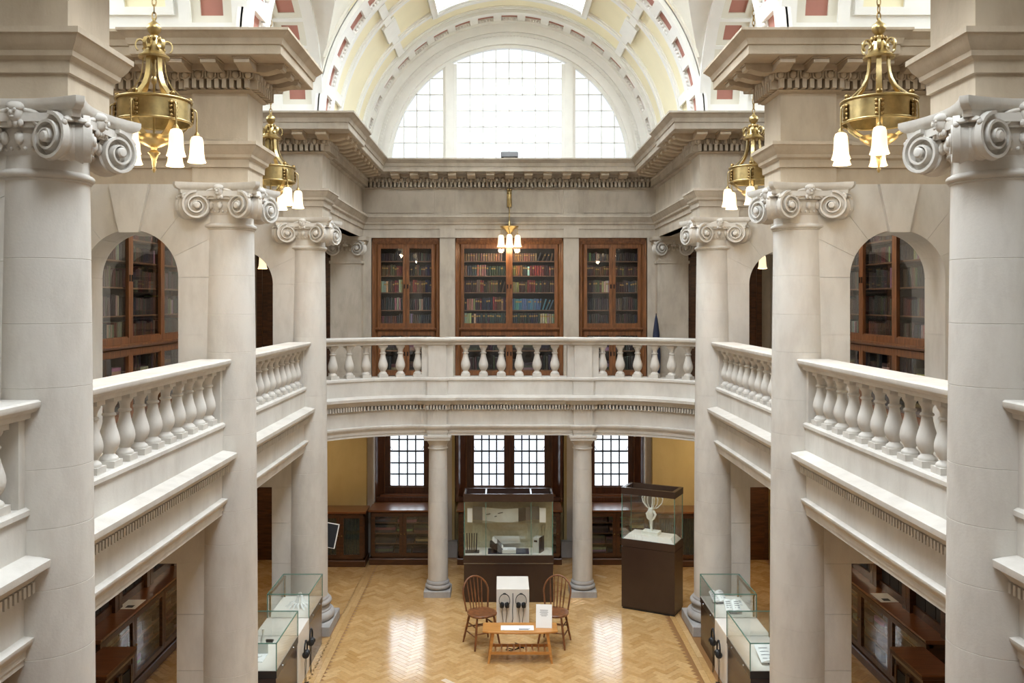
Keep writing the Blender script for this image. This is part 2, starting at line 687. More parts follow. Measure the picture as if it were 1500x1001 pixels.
def winged_head_mesh():
    m = MB()
    m.sphere((0, 0.012, 0.0), 0.05, 12, 8, (0.85, 0.8, 1.1))
    m.sphere((0, 0.01, 0.035), 0.05, 10, 6, (1.1, 0.9, 0.7))        # hair
    m.sphere((0, -0.045, -0.006), 0.012, 6, 4, (0.8, 1, 1.3))       # nose
    m.sphere((-0.02, -0.036, 0.012), 0.010, 6, 4)
    m.sphere((0.02, -0.036, 0.012), 0.010, 6, 4)
    m.sphere((0, -0.036, -0.03), 0.016, 6, 4, (1, 0.6, 0.5))
    for s in (-1, 1):
        for q in range(4):
            # feathers fanned out and down beside the face
            m.sphere((s * (0.075 + 0.012 * q), 0.026, 0.012 - 0.022 * q), 0.05 - 0.004 * q, 8, 5, (1.25, 0.35, 0.34),
                     Matrix.Rotation(s * R(12 + 9 * q), 3, 'Y'))
    for q in range(3):
        m.sphere((-0.03 + 0.03 * q, 0.012, -0.06), 0.022, 8, 5, (0.9, 0.8, 1.1))
    return m.mesh('winged_head', 'stone', 50)


HEAD = winged_head_mesh()


def abacus(m, half, z0, z1, concave=0.085, cut=0.05):
    def ring(h, z):
        pts = []
        for k in range(4):
            a = k * PI / 2
            for i in range(9):
                t = -1 + 2 * i / 8
                lat = t * (h - cut)
                outw = h - concave * (1 - t * t)
                x, y = lat, -outw
                pts.append((x * math.cos(a) - y * math.sin(a), x * math.sin(a) + y * math.cos(a), z))
        return pts
    h = z1 - z0
    m.loft([ring(half - 0.045, z0), ring(half - 0.04, z0 + 0.35 * h), ring(half - 0.012, z0 + 0.5 * h), ring(half, z0 + 0.72 * h), ring(half, z1)])


JOINTS = [0.47, 0.95, 1.42, 1.88, 2.30, 2.64, 3.05, 3.42, 3.78, 4.27, 4.66, 5.06, 5.56]


def shaft_r(z):
    t = max(0.0, min(1.0, (z - 0.47) / 5.1))
    return 0.296 - 0.038 * t ** 1.7


def make_column(label, loc):
    c = thing('ionic_column', label, 'column', loc)
    MB().bbox(-0.405, 0.405, -0.405, 0.405, 0, 0.14, 0.008).obj('plinth', 'stone_base', c)
    prof = [(0.375, 0.14)]
    for i in range(9):
        a = -PI / 2 + PI * i / 8
        prof.append((0.345 + 0.055 * math.cos(a), 0.205 + 0.063 * math.sin(a)))
    prof += [(0.345, 0.285), (0.322, 0.30), (0.316, 0.32), (0.322, 0.342), (0.34, 0.352)]
    for i in range(7):
        a = -PI / 2 + PI * i / 6
        prof.append((0.325 + 0.03 * math.cos(a), 0.388 + 0.034 * math.sin(a)))
    prof += [(0.316, 0.43), (0.316, 0.448), (0.30, 0.47)]
    MB().lathe(prof, 48).obj('base', 'stone_base', c, 35)
    for z0, z1 in zip(JOINTS[:-1], JOINTS[1:]):
        k = 5
        pr = [(shaft_r(z0) - 0.003, z0), (shaft_r(z0), z0 + 0.003)]
        pr += [(shaft_r(z0 + (z1 - z0) * i / k), z0 + (z1 - z0) * i / k) for i in range(1, k)]
        pr += [(shaft_r(z1), z1 - 0.003), (shaft_r(z1) - 0.003, z1)]
        MB().lathe(pr, 48).obj('drum', 'stone', c, 30)
    rt = shaft_r(5.56)
    MB().lathe([(rt, 5.53), (rt + 0.012, 5.54)] + [(rt + 0.008 + 0.022 * math.cos(-PI / 2 + PI * i / 6), 5.57 + 0.022 * math.sin(-PI / 2 + PI * i / 6)) for i in range(7)] + [(rt, 5.60)], 48).obj('astragal', 'stone', c, 35)
    # capital
    cap = MB().lathe([(rt, 5.585), (rt - 0.004, 5.68), (rt + 0.01, 5.70), (rt + 0.035, 5.76), (rt + 0.045, 5.80), (rt + 0.03, 5.84), (rt + 0.06, 5.92)], 40).obj('capital', 'stone', c, 35)
    m = MB()
    abacus(m, 0.44, 5.885, 6.0, 0.10, 0.035)
    m.obj('abacus', 'stone', cap, 35)
    e = MB()
    for i in range(20):
        a = 2 * PI * i / 20
        e.sphere(((rt + 0.045) * math.cos(a), (rt + 0.045) * math.sin(a), 5.775), 0.034, 8, 5, (0.85, 0.85, 1.25))
    for i in range(40):
        a = 2 * PI * (i + 0.5) / 40
        e.sphere(((rt + 0.016) * math.cos(a), (rt + 0.016) * math.sin(a), 5.715), 0.014, 6, 4)
    e.obj('egg_and_dart', 'stone', cap, 60, kind='stuff')
    ch = MB()
    for k in range(4):
        ca, sa = math.cos(k * PI / 2), math.sin(k * PI / 2)
        n0 = len(ch.v)
        ch.prism([(-0.24, 5.865), (0.24, 5.865), (0.26, 5.915), (-0.26, 5.915)], -0.345, -0.2)
        ch.prism([(-0.22, 5.835), (0.22, 5.835), (0.22, 5.865), (-0.22, 5.865)], -0.325, -0.2)
        ch.xf(Matrix.Rotation(k * PI / 2, 4, 'Z'), n0)
        # scroll filling the corner between two rolls
        d = (k + 0.5) * PI / 2
        n0 = len(ch.v)
        ch.sphere((0.40, 0, 5.80), 0.07, 10, 6, (0.9, 0.6, 1.5))
        ch.sphere((0.435, 0, 5.885), 0.04, 8, 5, (1, 0.9, 0.8))
        ch.xf(Matrix.Rotation(d, 4, 'Z'), n0)
    ch.obj('canal', 'stone', cap, 35)
    for k in range(4):
        rm = Matrix.Rotation(k * PI / 2, 4, 'Z')
        for hand in (1, -1):
            p = rm @ Vector((hand * 0.222, -0.345, 0))
            link('volute', VOL[hand], cap, (p.x, p.y, 5.768), k * PI / 2 - hand * R(25))
        p = rm @ Vector((0, -0.355, 0))
        link('winged_head', HEAD, cap, (p.x, p.y, 5.915), k * PI / 2)
    return c


COL_LABELS = {
    (-1, 0): 'tall stone Ionic column beside the brass chandelier, partly cut by the frame, left row of gallery',
    (-1, 1): 'stone Ionic column between the two balustrade bays on the side with the paper sculpture case',
    (-1, 2): 'stone Ionic column next to the black monitor stand',
    (1, 0): 'tall stone Ionic column whose capital overlaps a brass chandelier shade',
    (1, 1): 'stone Ionic column between the two balustrade bays behind the case of open books',
    (1, 2): 'stone Ionic column next to the glass case with the white branching sculpture',
}
COL_LABELS[(-1, 0)] = 'large stone Ionic column cut by the edge, standing beyond the end of the side balustrade'
c0 = make_column(COL_LABELS[(-1, 0)], (-COLX, COLY[0], 0))
c0['group'] = 'Ionic columns of the hall'
for sd in (-1, 1):
    for k in range(3):
        if (sd, k) != (-1, 0):
            copy_tree(c0, (sd * COLX, COLY[k], 0), 0 if sd < 0 else PI, COL_LABELS[(sd, k)])


# ------------------------------------------------------------------ great entablatures
ARCH = [(0, 6.0), (0.0, 6.16), (0.018, 6.165), (0.018, 6.185), (0.022, 6.24), (0.05, 6.26), (0.055, 6.29), (0.085, 6.33), (0.105, 6.375), (0.115, 6.38), (0.115, 6.415), (0.0, 6.42)]
FRZ = [(0, 6.42), (0, 6.92), (0.02, 6.925), (0.045, 6.945), (0.045, 6.95), (-0.02, 6.955), (-0.02, 7.045), (0.075, 7.05), (0.08, 7.12), (0.105, 7.13)]
CORN = [(0.105, 7.13), (0.115, 7.135), (0.12, 7.19), (0.44, 7.192), (0.45, 7.20), (0.45, 7.285), (0.465, 7.29), (0.468, 7.31), (0.48, 7.345), (0.515, 7.38), (0.535, 7.40), (0.545, 7.405), (0.545, 7.43)]


def mod_mesh():
    m = MB()
    # scroll bracket, outward is -y
    pr = [(-0.10, 7.105), (-0.20, 7.10), (-0.27, 7.115), (-0.335, 7.135), (-0.36, 7.125), (-0.385, 7.135), (-0.39, 7.16), (-0.385, 7.175), (-0.10, 7.175)]
    m.prism(pr, -0.075, 0.075, 'yz')
    m.box(-0.088, 0.088, -0.405, -0.10, 7.175, 7.193)
    return m.mesh('modillion', 'stone_mid', 30)


MODM = mod_mesh()


def entablature(path, label, back, mat='stone_dark', loc=(0, 0, 0), step=0.33, mods=None, side_mods=True):
    t = thing('entablature', label, 'entablature', loc, kind='structure')
    bk = [(back, 6.42), (back, 6.0)]
    MB().sweep(ARCH + [(back, 6.42), (back, 6.0)], path).obj('architrave', mat, t, 25)
    MB().sweep(FRZ + [(back, 7.13), (back, 6.42)], path).obj('frieze', mat, t, 25)
    MB().sweep(CORN + [(back, 7.43), (back, 7.13)], path).obj('cornice', mat, t, 25)
    d = MB()
    for x, y, a in along(path, 0.055, 0.076, 0.0):
        d.cbox((x, y, 6.999), (0.043, 0.11, 0.092), a)
    d.obj('dentil_course', mat, t, kind='stuff')
    e = MB()
    for x, y, a in along(path, 0.095, 0.12, 0.0):
        e.sphere((x, y, 7.088), 0.038, 8, 5, (1.0, 1.0, 1.15))
        n0 = len(e.v)
        e.tube([(-0.05, 0, 7.13), (-0.045, 0, 7.06), (0, 0, 7.036), (0.045, 0, 7.06), (0.05, 0, 7.13)], 0.011, 5)
        e.xf(Matrix.Translation((x, y, 0)) @ Matrix.Rotation(a, 4, 'Z'), n0)
    e.obj('egg_and_dart', mat, t, 60, kind='stuff')
    for x, y, a in (mods if mods else along(path, 0.0, step, 0.0)):
        link('modillion', MODM, t, (x, y, 0), a)
    return t


def block_path(s, yc, x_out=OUT):
    """plan of the entablature over one column and its cross wall, hall side at s*2.72"""
    xi, xm = 2.72, 3.29
    h, w = 0.28, 0.225
    p = [(-x_out, yc - w), (-xm, yc - w), (-xm, yc - h), (-xi, yc - h), (-xi, yc + h), (-xm, yc + h), (-xm, yc + w), (-x_out, yc + w)]
    if s > 0:
        p = [(-x, y) for x, y in reversed(p)]
    return p


def block_mods(s, yc):
    r = []
    for x in (-3.33, -3.0, -2.67):
        r.append((x, yc - 0.28, 0))
        r.append((x, yc + 0.28, PI))
    for dx in (-3.66, -3.99, -4.32, -4.65):
        r.append((dx, yc - 0.225, 0))
        r.append((dx, yc + 0.225, PI))
    for dy in (-0.33, 0.0, 0.33):
        r.append((-2.72, yc + dy, PI / 2))
    if s > 0:
        r = [(-x, y, -a) for x, y, a in r]
    return r


ENT_L = {(-1, 0): 'stone entablature block rising above the capital of the column cut by the picture edge',
         (1, 0): 'stone entablature block above the capital overlapping a chandelier shade',
         (-1, 1): 'bracketed stone entablature behind the brass chandelier on the paper sculpture side',
         (1, 1): 'bracketed stone entablature behind the brass chandelier on the open books side'}
for sd in (-1, 1):
    for k in (0, 1):
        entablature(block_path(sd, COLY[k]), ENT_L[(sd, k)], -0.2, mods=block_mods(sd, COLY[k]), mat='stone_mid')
# end bay: from the cross wall of one side round the end wall to the other
yc = COLY[2]
half = [(-OUT, yc - 0.225), (-3.29, yc - 0.225), (-3.29, yc - 0.28), (-2.72, yc - 0.28), (-2.72, yc + 0.28), (-2.78, yc + 0.28), (-2.78, ENDY)]
endp = half + [(-x, y) for x, y in reversed(half)]
em = []
for x in (-3.33, -3.0, -2.67):
    em.append((x, yc - 0.28, 0))
for x in (-3.66, -3.99, -4.32, -4.65):
    em.append((x, yc - 0.225, 0))
for i in range(12):
    em.append((-2.72 if i < 3 else -2.78, yc - 0.33 + 0.33 * i if i < 3 else yc + 0.33 + 0.335 * (i - 2), PI / 2))
em = [e for e in em if e[1] < ENDY - 0.42]
em = em + [(-x, y, -a) for x, y, a in em]
for i in range(13):
    em.append((-2.13 + 0.355 * i, ENDY, 0))
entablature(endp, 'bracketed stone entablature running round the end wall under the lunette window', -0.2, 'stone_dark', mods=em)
MB().box(-3.29, -2.8, 13.36, 17.0, 6.0, 7.40).box(2.8, 3.29, 13.36, 17.0, 6.0, 7.40).box(-2.9, 2.9, ENDY + 0.1, ENDY + 0.5, 6.42, 7.40).obj('trim_1', 'stone_dark', kind='structure', label='stone core of the end bay beams', cat='beam')


# ------------------------------------------------------------------ cross walls with arches
def rect_ray(cx, cz, a, x0, x1, z1):
    dx, dz = math.cos(a), math.sin(a)
    t = 1e9
    if dx > 1e-6:
        t = min(t, (x1 - cx) / dx)
    if dx < -1e-6:
        t = min(t, (x0 - cx) / dx)
    if dz > 1e-6:
        t = min(t, (z1 - cz) / dz)
    return (cx + dx * t, cz + dz * t)


def arch_wall(label, yc, mirror):
    s = -1 if not mirror else 1
    t = thing('arch_wall', label, 'wall', (0, yc, 0), kind='structure')
    cx, r, zs = 3.94, 0.49, 5.04
    x0, x1, z1 = 3.12, OUT, 6.0
    w = 0.225

    def piece(name, poly, mat='stone', d=w, dd=None):
        p = [(s * x, z) for x, z in poly]
        MB().prism(p, -d, d if dd is None else dd).obj(name, mat, t)
    def wedge(a0, a1, rr=r, n=8, xa=x0, xb=x1, za=z1):
        inn = [(cx + rr * math.cos(a0 + (a1 - a0) * i / n), zs + rr * math.sin(a0 + (a1 - a0) * i / n)) for i in range(n + 1)]
        o1, o0 = rect_ray(cx, zs, a1, xa, xb, za), rect_ray(cx, zs, a0, xa, xb, za)
        mid = []
        c1, c0 = math.atan2(za - zs, xb - cx), math.atan2(za - zs, xa - cx)
        if a0 < c0 < a1:
            mid.append((xa, za))
        if a0 < c1 < a1:
            mid.append((xb, za))
        return inn + [o1] + mid + [o0]
    g = 0.003
    ks = R(12)
    angs = [0, R(26), R(52), PI / 2 - ks]
    for a0, a1 in zip(angs[:-1], angs[1:]):
        piece('voussoir', wedge(a0 + g, a1 - g))
        piece('voussoir', wedge(PI - a1 + g, PI - a0 - g))
    piece('core', wedge(0.001, PI / 2, r + 0.006), d=w - 0.006)
    piece('core', wedge(PI / 2, PI - 0.001, r + 0.006), d=w - 0.006)
    kk = [(cx - 0.10, zs + 0.462), (cx + 0.10, zs + 0.462), (cx + 0.205, 5.995), (cx - 0.205, 5.995)]
    piece('keystone', kk, d=w + 0.055)
    for za, zb in ((3.27, 3.86), (3.86, 4.45), (4.45, zs)):
        piece('jamb_block', [(x0, za + 0.0015), (cx - r, za + 0.0015), (cx - r, zb - 0.0015), (x0, zb - 0.0015)])
        piece('jamb_block', [(cx + r, za + 0.0015), (x1, za + 0.0015), (x1, zb - 0.0015), (cx + r, zb - 0.0015)])
    piece('core', [(x0, 3.27), (cx - r - 0.006, 3.27), (cx - r - 0.006, zs), (x0, zs)], d=w - 0.006)
    piece('core', [(cx + r + 0.006, 3.27), (x1, 3.27), (x1, zs), (cx + r + 0.006, zs)], d=w - 0.006)
    # ground storey: pier beside the column, lintel, outer pier
    for za, zb in ((0, 0.42), (0.42, 1.0), (1.0, 1.58), (1.58, 2.1)):
        piece('pier_block', [(3.1, za + 0.002), (3.465, za + 0.002), (3.465, zb - 0.002), (3.1, zb - 0.002)])
    piece('lintel', [(3.1, 2.1), (OUT, 2.1), (OUT, 2.62), (3.1, 2.62)])
    piece('outer_pier', [(4.84, 0), (OUT, 0), (OUT, 2.1), (4.84, 2.1)])
    return t


AW = {(-1, 0): 'arched stone cross wall behind the column cut by the edge, paper sculpture side',
      (1, 0): 'arched stone cross wall behind the column cut by the edge, open books side',
      (-1, 1): 'stone cross wall with keystone arch framing a lit bookcase, on the paper sculpture side',
      (1, 1): 'stone cross wall with keystone arch framing a lit bookcase, on the open books side',
      (-1, 2): 'stone cross wall with arch half hidden by columns, on the monitor stand side',
      (1, 2): 'stone cross wall with arch half hidden by columns, on the white sculpture side'}
for sd in (-1, 1):
    for k in range(3):
        arch_wall(AW[(sd, k)], COLY[k], sd > 0)

# ------------------------------------------------------------------ outer shell
for sd, nm in ((-1, 'left'), (1, 'right')):
    a, b = sorted((sd * OUT, sd * (OUT + 0.25)))
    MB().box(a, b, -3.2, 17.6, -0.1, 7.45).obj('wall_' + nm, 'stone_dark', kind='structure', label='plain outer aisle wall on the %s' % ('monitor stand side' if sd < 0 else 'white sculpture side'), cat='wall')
MB().box(-5.2, 5.2, -3.4, -3.15, -0.1, 10.6).obj('wall_front', 'stone', kind='structure', label='plain stone wall closing the near end of the hall', cat='wall')

# ------------------------------------------------------------------ gallery beams and balustrades
BEAM = [(0, 2.615), (0, 2.655), (0.012, 2.66), (0.012, 2.70), (0.02, 2.715), (0.045, 2.74), (0.055, 2.765), (0.055, 2.78), (0, 2.79),
        (0, 3.03), (0.03, 3.037), (0.03, 3.045), (-0.04, 3.05), (-0.04, 3.112), (0.05, 3.118), (0.075, 3.15), (0.115, 3.19), (0.145, 3.20), (0.15, 3.235), (0.15, 3.245), (0.01, 3.275), (0.01, 3.50),
        (0.03, 3.515), (0.03, 3.545), (0.01, 3.56)]
RAIL = [(0.0, 4.085), (0.03, 4.095), (0.035, 4.125), (0.06, 4.135), (0.085, 4.16), (0.09, 4.175), (0.09, 4.195), (0.075, 4.205)]


def baluster_mesh():
    m = MB()
    m.box(-0.072, 0.072, -0.072, 0.072, 0, 0.05)
    m.box(-0.066, 0.066, -0.066, 0.066, 0.49, 0.53)
    pr = [(0.066, 0.05), (0.068, 0.062), (0.062, 0.075), (0.046, 0.088), (0.040, 0.10), (0.047, 0.112), (0.062, 0.135), (0.074, 0.165), (0.0775, 0.195),
          (0.074, 0.225), (0.064, 0.262), (0.053, 0.298), (0.0445, 0.335), (0.040, 0.365), (0.039, 0.378), (0.049, 0.383), (0.052, 0.392), (0.047, 0.401),
          (0.038, 0.406), (0.038, 0.43), (0.042, 0.448), (0.054, 0.466), (0.060, 0.478), (0.060, 0.49)]
    m.lathe(pr, 20)
    return m.mesh('baluster', 'stone', 40)


BALM = baluster_mesh()


def beam_parts(t, path, deep=0.3):
    MB().sweep(BEAM + [(-deep, 3.56), (-deep, 2.615)], path).obj('beam', 'stone', t, 25)
    d = MB()
    for x, y, a in along(path, 0.015, 0.05, 0.0):
        d.cbox((x, y, 3.08), (0.027, 0.09, 0.066), a)
    d.obj('dentil_course', 'stone', t, kind='stuff')


def side_bay(sd, y0, y1, n, lab, only=None):
    """balustrade between two columns; hall face at x = 2.98"""
    s = sd
    xf = 2.98
    yy = (y0 + y1) / 2
    L = (y1 - y0) / 2
    t = thing('gallery_beam', lab[1], 'beam', (s * xf, yy, 0), kind='structure')
    # local frame: hall is +x on the left side, path runs +y there
    path = [(0, -L), (0, L)] if s < 0 else [(0, L), (0, -L)]
    beam_parts(t, path)
    b = thing('balustrade', lab[0], 'balustrade', (s * xf, yy, 3.56), group='gallery balustrades')
    rl = [(p, z - 3.56) for p, z in RAIL]
    w = 0.16
    bk = [(-w - 0.075, 4.205 - 3.56), (-w - 0.09, 4.195 - 3.56), (-w - 0.09, 4.175 - 3.56), (-w - 0.035, 4.125 - 3.56), (-w, 4.085 - 3.56)]
    cuts = [-L, -L * 0.35, L * 0.4, L]
    for a, c in zip(cuts[:-1], cuts[1:]):
        p = [(0, a + 0.001), (0, c - 0.001)] if s < 0 else [(0, c - 0.001), (0, a + 0.001)]
        MB().sweep(rl + bk, p).obj('handrail', 'stone', b, 25)
    cx = s * 0.08
    for e in (-1, 1):
        ya, yb = sorted((e * L, e * (L - 0.085)))
        MB().box(cx - 0.08, cx + 0.08, ya, yb, 0, 0.53).obj('end_pier', 'stone', b)
    u = 2 * L - 0.17
    for i in range(n):
        y = -u / 2 + (i + 0.5) * u / n
        if only is None or i in only:
            link('baluster', BALM, b, (cx, y, 0))


E = 0.262
SB = {(-1, 0): ('stone balustrade end cut by the picture edge, on the monitor stand side', 'stone gallery beam end cut by the edge on the monitor stand side'),
      (1, 0): ('stone balustrade end cut by the picture edge, on the white sculpture side', 'stone gallery beam end cut by the edge on the white sculpture side'),
      (-1, 1): ('stone balustrade below the nearer brass chandelier, on the monitor stand side', 'dentilled stone gallery beam above the dark desk on the monitor stand side'),
      (1, 1): ('stone balustrade below the nearer brass chandelier, on the white sculpture side', 'dentilled stone gallery beam above the dark desk on the white sculpture side'),
      (-1, 2): ('stone balustrade above the glass case with white paper sculpture', 'dentilled stone gallery beam above the white paper sculpture case'),
      (1, 2): ('stone balustrade above the glass case with open books', 'dentilled stone gallery beam above the case of open books')}
for sd in (-1, 1):
    side_bay(sd, 2.1, COLY[0] - E, 11, SB[(sd, 0)])
    for k in (0, 1):
        side_bay(sd, COLY[k] + E, COLY[k + 1] - E, 11, SB[(sd, k + 1)])

# the bowed end balustrade
Y0, XA, RA = 14.42, 1.37, 2.1
PX, PH, PP = 1.184, 0.155, 0.045     # small columns: centre, pedestal half width, projection


def bow(x):
    d = abs(x) - XA
    return Y0 if d <= 0 else Y0 - (RA - math.sqrt(max(0, RA * RA - d * d)))


def bow_path(res=True, n=14, xe=2.93):
    left = [(-(XA + (xe - XA) * (1 - i / n)), 0) for i in range(n)]
    left = [(x, bow(x)) for x, _ in left] + [(-XA, Y0)]
    ctr = []
    if res:
        for c in (-PX, PX):
            ctr += [(c - PH, Y0), (c - PH, Y0 - PP), (c + PH, Y0 - PP), (c + PH, Y0)]
    right = [(-x, y) for x, y in reversed(left)]
    return left + ctr + right


gb = thing('gallery_beam', 'curved dentilled stone gallery beam carried by two slender columns', 'beam', (0, 0, 0), kind='structure')
beam_parts(gb, bow_path())
b = thing('balustrade', 'curved stone balustrade across the end gallery before the bookcases', 'balustrade', (0, Y0, 3.56), group='gallery balustrades')


def rel(path, sh=0.0):
    return [(x, y - Y0) for x, y in path]


rl = [(p, z - 3.56) for p, z in RAIL]
bk = [(-0.235, 0.645), (-0.25, 0.635), (-0.25, 0.615), (-0.195, 0.565), (-0.16, 0.525)]
full = rel(bow_path())
MB().sweep(rl + bk, full).obj('handrail', 'stone', b, 25)
for c in (-PX, PX):
    MB().box(c - PH + 0.012, c + PH - 0.012, -PP, 0.17, 0, 0.53).obj('pedestal', 'stone', b)
    for s in (-1, 1):
        a, d = sorted((c + s * (PH - 0.012), c + s * (PH + 0.10)))
        MB().box(a, d, 0.0, 0.16, 0, 0.53).obj('end_pier', 'stone', b)
xs = [-0.729 + 0.2916 * i for i in range(6)]
for x in xs:
    link('baluster', BALM, b, (x, 0.08, 0))
for s in (-1, 1):
    # stations along the arc
    arc = 0.13
    while True:
        a = arc / (RA - 0.08)
        x = XA + (RA + 0.08) * math.sin(a)
        y = Y0 + 0.08 - (RA + 0.08) * (1 - math.cos(a)) - Y0
        if x > 2.82:
            break
        link('baluster', BALM, b, (s * x, y, 0), -s * a)
        arc += 0.262

# slender columns under the bow
def slim_column(x, lab):
    t = thing('slender_column', lab, 'column', (x, Y0 + 0.13, 0), group='slender columns under the end gallery')
    MB().bbox(-0.218, 0.218, -0.218, 0.218, 0, 0.105, 0.012).obj('plinth', 'stone_base', t)
    pr = [(0.20, 0.105)] + [(0.172 + 0.038 * math.cos(-PI / 2 + PI * i / 8), 0.145 + 0.04 * math.sin(-PI / 2 + PI * i / 8)) for i in range(9)]
    pr += [(0.178, 0.19), (0.186, 0.196), (0.186, 0.222), (0.178, 0.232), (0.168, 0.245)]
    MB().lathe(pr, 32).obj('base', 'stone_base', t, 40)
    for za, zb in ((0.245, 0.92), (0.92, 1.52), (1.52, 2.06), (2.06, 2.38)):
        def rr(z):
            return 0.165 - 0.018 * ((z - 0.24) / 2.14) ** 1.6
        MB().lathe([(rr(za) - 0.004, za), (rr(za), za + 0.004), (rr((za + zb) / 2), (za + zb) / 2), (rr(zb), zb - 0.004), (rr(zb) - 0.004, zb)], 32).obj('drum', 'stone', t, 30)
    cp = MB().lathe([(0.147, 2.38), (0.163, 2.385), (0.165, 2.40), (0.149, 2.41), (0.148, 2.455), (0.156, 2.46), (0.158, 2.47), (0.175, 2.50), (0.192, 2.525), (0.198, 2.54)], 32).obj('capital', 'stone', t, 35)
    MB().box(-0.21, 0.21, -0.21, 0.21, 2.54, 2.585).box(-0.222, 0.222, -0.222, 0.222, 2.585, 2.615).obj('abacus', 'stone', cp)
slim_column(-PX, 'slender stone column between the monitor stand and the wide glass case')
slim_column(PX, 'slender stone column between the wide glass case and the white sculpture case')

# gallery decks
for sd, nm in ((-1, 'left'), (1, 'right')):
    a, c = sorted((sd * 3.2, sd * OUT))
    MB().box(a, c, -3.2, 17.2, 2.66, 3.27).obj('gallery_floor', 'stone', kind='structure', label='stone side gallery deck on the %s' % ('monitor stand side' if sd < 0 else 'white sculpture side'), cat='floor')
bp = [(x, y + 0.2) for x, y in bow_path(False, 14, 3.21)]
MB().prism(bp + [(3.21, 17.2), (-3.21, 17.2)], 2.66, 3.268, 'xy').obj('gallery_floor', 'stone', kind='structure', label='stone end gallery deck before the bookcases', cat='floor')

# ------------------------------------------------------------------ vaults
RM = 2.74


def mapY(r, a, t):
    return (r * math.cos(a), t, SPR + r * math.sin(a))


def mapX(yc):
    return lambda r, a, t: (t, yc + r * math.cos(a), SPR + r * math.sin(a))


SK_A = R(62)
# end bay barrel (Y 13.45 .. 17), yellow field
def barrel(name, y0, y1, sky, mat, r=RM + 0.03):
    m = MB()
    ys = sorted(set([y0, y1] + list(sky)))
    ang = [R(180) * i / 60 for i in range(61)]
    ang = sorted(set(ang + [SK_A, PI - SK_A]))
    v, f = [], []
    for a in ang:
        for y in ys:
            v.append(mapY(r, a, y))
    n = len(ys)
    for i in range(len(ang) - 1):
        for j in range(n - 1):
            am = (ang[i] + ang[i + 1]) / 2
            ym = (ys[j] + ys[j + 1]) / 2
            if sky and sky[0] < ym < sky[1] and SK_A < am < PI - SK_A:
                continue
            f.append((i * n + j, i * n + j + 1, (i + 1) * n + j + 1, (i + 1) * n + j))
    return m.add(v, f)


ce = thing('ceiling', 'white and yellow coffered barrel vault with red panels', 'ceiling', (0, 0, 0), kind='structure')
barrel('barrel_vault', 13.3, 17.2, SKYLIGHTS[3], None).obj('barrel_vault', 'yellow', ce, 30)


def band(y0, y1, mat='white', n_cof=19, cof=0.30, side=0.16):
    """transverse arch with red coffers"""
    r0, r1 = RM - 0.05, RM + 0.04
    w = side
    MB().ringseg(mapY, r0, r1, 0, PI, y0, y0 + w, 64).obj('arch_rib', mat, ce, 30)
    MB().ringseg(mapY, r0, r1, 0, PI, y1 - w, y1, 64).obj('arch_rib', mat, ce, 30)
    MB().ringseg(mapY, r1 - 0.02, r1 + 0.04, 0, PI, y0, y1, 64).obj('arch_soffit', mat, ce, 30)
    pitch = PI / n_cof
    eg = MB()
    for i in range(n_cof):
        ac = (i + 0.5) * pitch
        h = cof / 2 / RM
        if i < n_cof - 1:
            MB().ringseg(mapY, r0 + 0.004, r1, ac + h, ac + pitch - h, y0 + w, y1 - w, 3).obj('coffer_bar', mat, ce, 30)
        MB().ringseg(mapY, r1 - 0.03, r1 - 0.015, ac - h, ac + h, y0 + w + 0.0, y1 - w, 4).obj('red_panel', 'red', ce, 30)
        # enriched moulding inside the coffer
        for q in range(5):
            a = ac - h + (q + 0.5) * 2 * h / 5
            p = mapY(r0 + 0.03, a, y1 - w - 0.012)
            eg.sphere(p, 0.025, 6, 4, (1, 0.9, 1))
        eg.ringseg(mapY, r0 + 0.045, r1 - 0.02, ac - h, ac + h, y1 - w - 0.05, y1 - w, 3)
    MB().ringseg(mapY, r0 + 0.004, r1, 0, pitch / 2 - cof / 2 / RM, y0 + w, y1 - w, 2).obj('coffer_bar', mat, ce)
    MB().ringseg(mapY, r0 + 0.004, r1, PI - pitch / 2 + cof / 2 / RM, PI, y0 + w, y1 - w, 2).obj('coffer_bar', mat, ce)
    eg.obj('coffer_moulding', mat, ce, 50, kind='stuff')


band(16.36, 17.0)
for y in (5.6, 9.34, 13.08):
    band(y - 0.37, y + 0.37)
# rings, cross strips and raised squares on the yellow field of the end bay
def raised(y0, y1, a0, a1, h=0.045, n=None, mat='white', name='moulding'):
    n = n or max(2, int(abs(a1 - a0) / R(4)))
    MB().ringseg(mapY, RM + 0.032 - h, RM + 0.04, a0, a1, y0, y1, n).obj(name, mat, ce, 30)
    MB().ringseg(mapY, RM + 0.032 - h * 0.5, RM + 0.04, a0, a1, y0 - 0.035, y1 + 0.035, n).obj(name, mat, ce, 30)


for ya in (14.16, 15.52):
    raised(ya - 0.05, ya + 0.05, R(3), R(177), 0.06)
raised(13.52, 13.56, 0, PI, 0.04)
raised(16.24, 16.28, 0, PI, 0.04)
for sgn in (0, 1):
    def A(a):
        return R(a) if not sgn else PI - R(a)
    a0, a1 = sorted((A(40.5), A(46.5)))
    raised(14.45, 15.2, a0, a1, 0.06, 4, name='raised_panel')
    a0, a1 = sorted((A(42.0), A(45.0)))
    raised(14.2, 14.5, a0, a1, 0.05, 3, name='cross_strip')
    raised(15.15, 15.5, a0, a1, 0.05, 3, name='cross_strip')
    raised(13.58, 14.1, a0, a1, 0.05, 3, name='cross_strip')
    raised(15.58, 16.24, a0, a1, 0.05, 3, name='cross_strip')
    a0, a1 = sorted((A(9.5), A(12.5)))
    raised(13.58, 14.1, a0, a1, 0.05, 3, name='cross_strip')
    a0, a1 = sorted((A(60.0), A(62.0)))
    raised(14.1, 15.7, a0, a1, 0.07, 3, name='skylight_kerb')
raised(15.6, 15.72, R(61), R(119), 0.07, name='skylight_kerb')
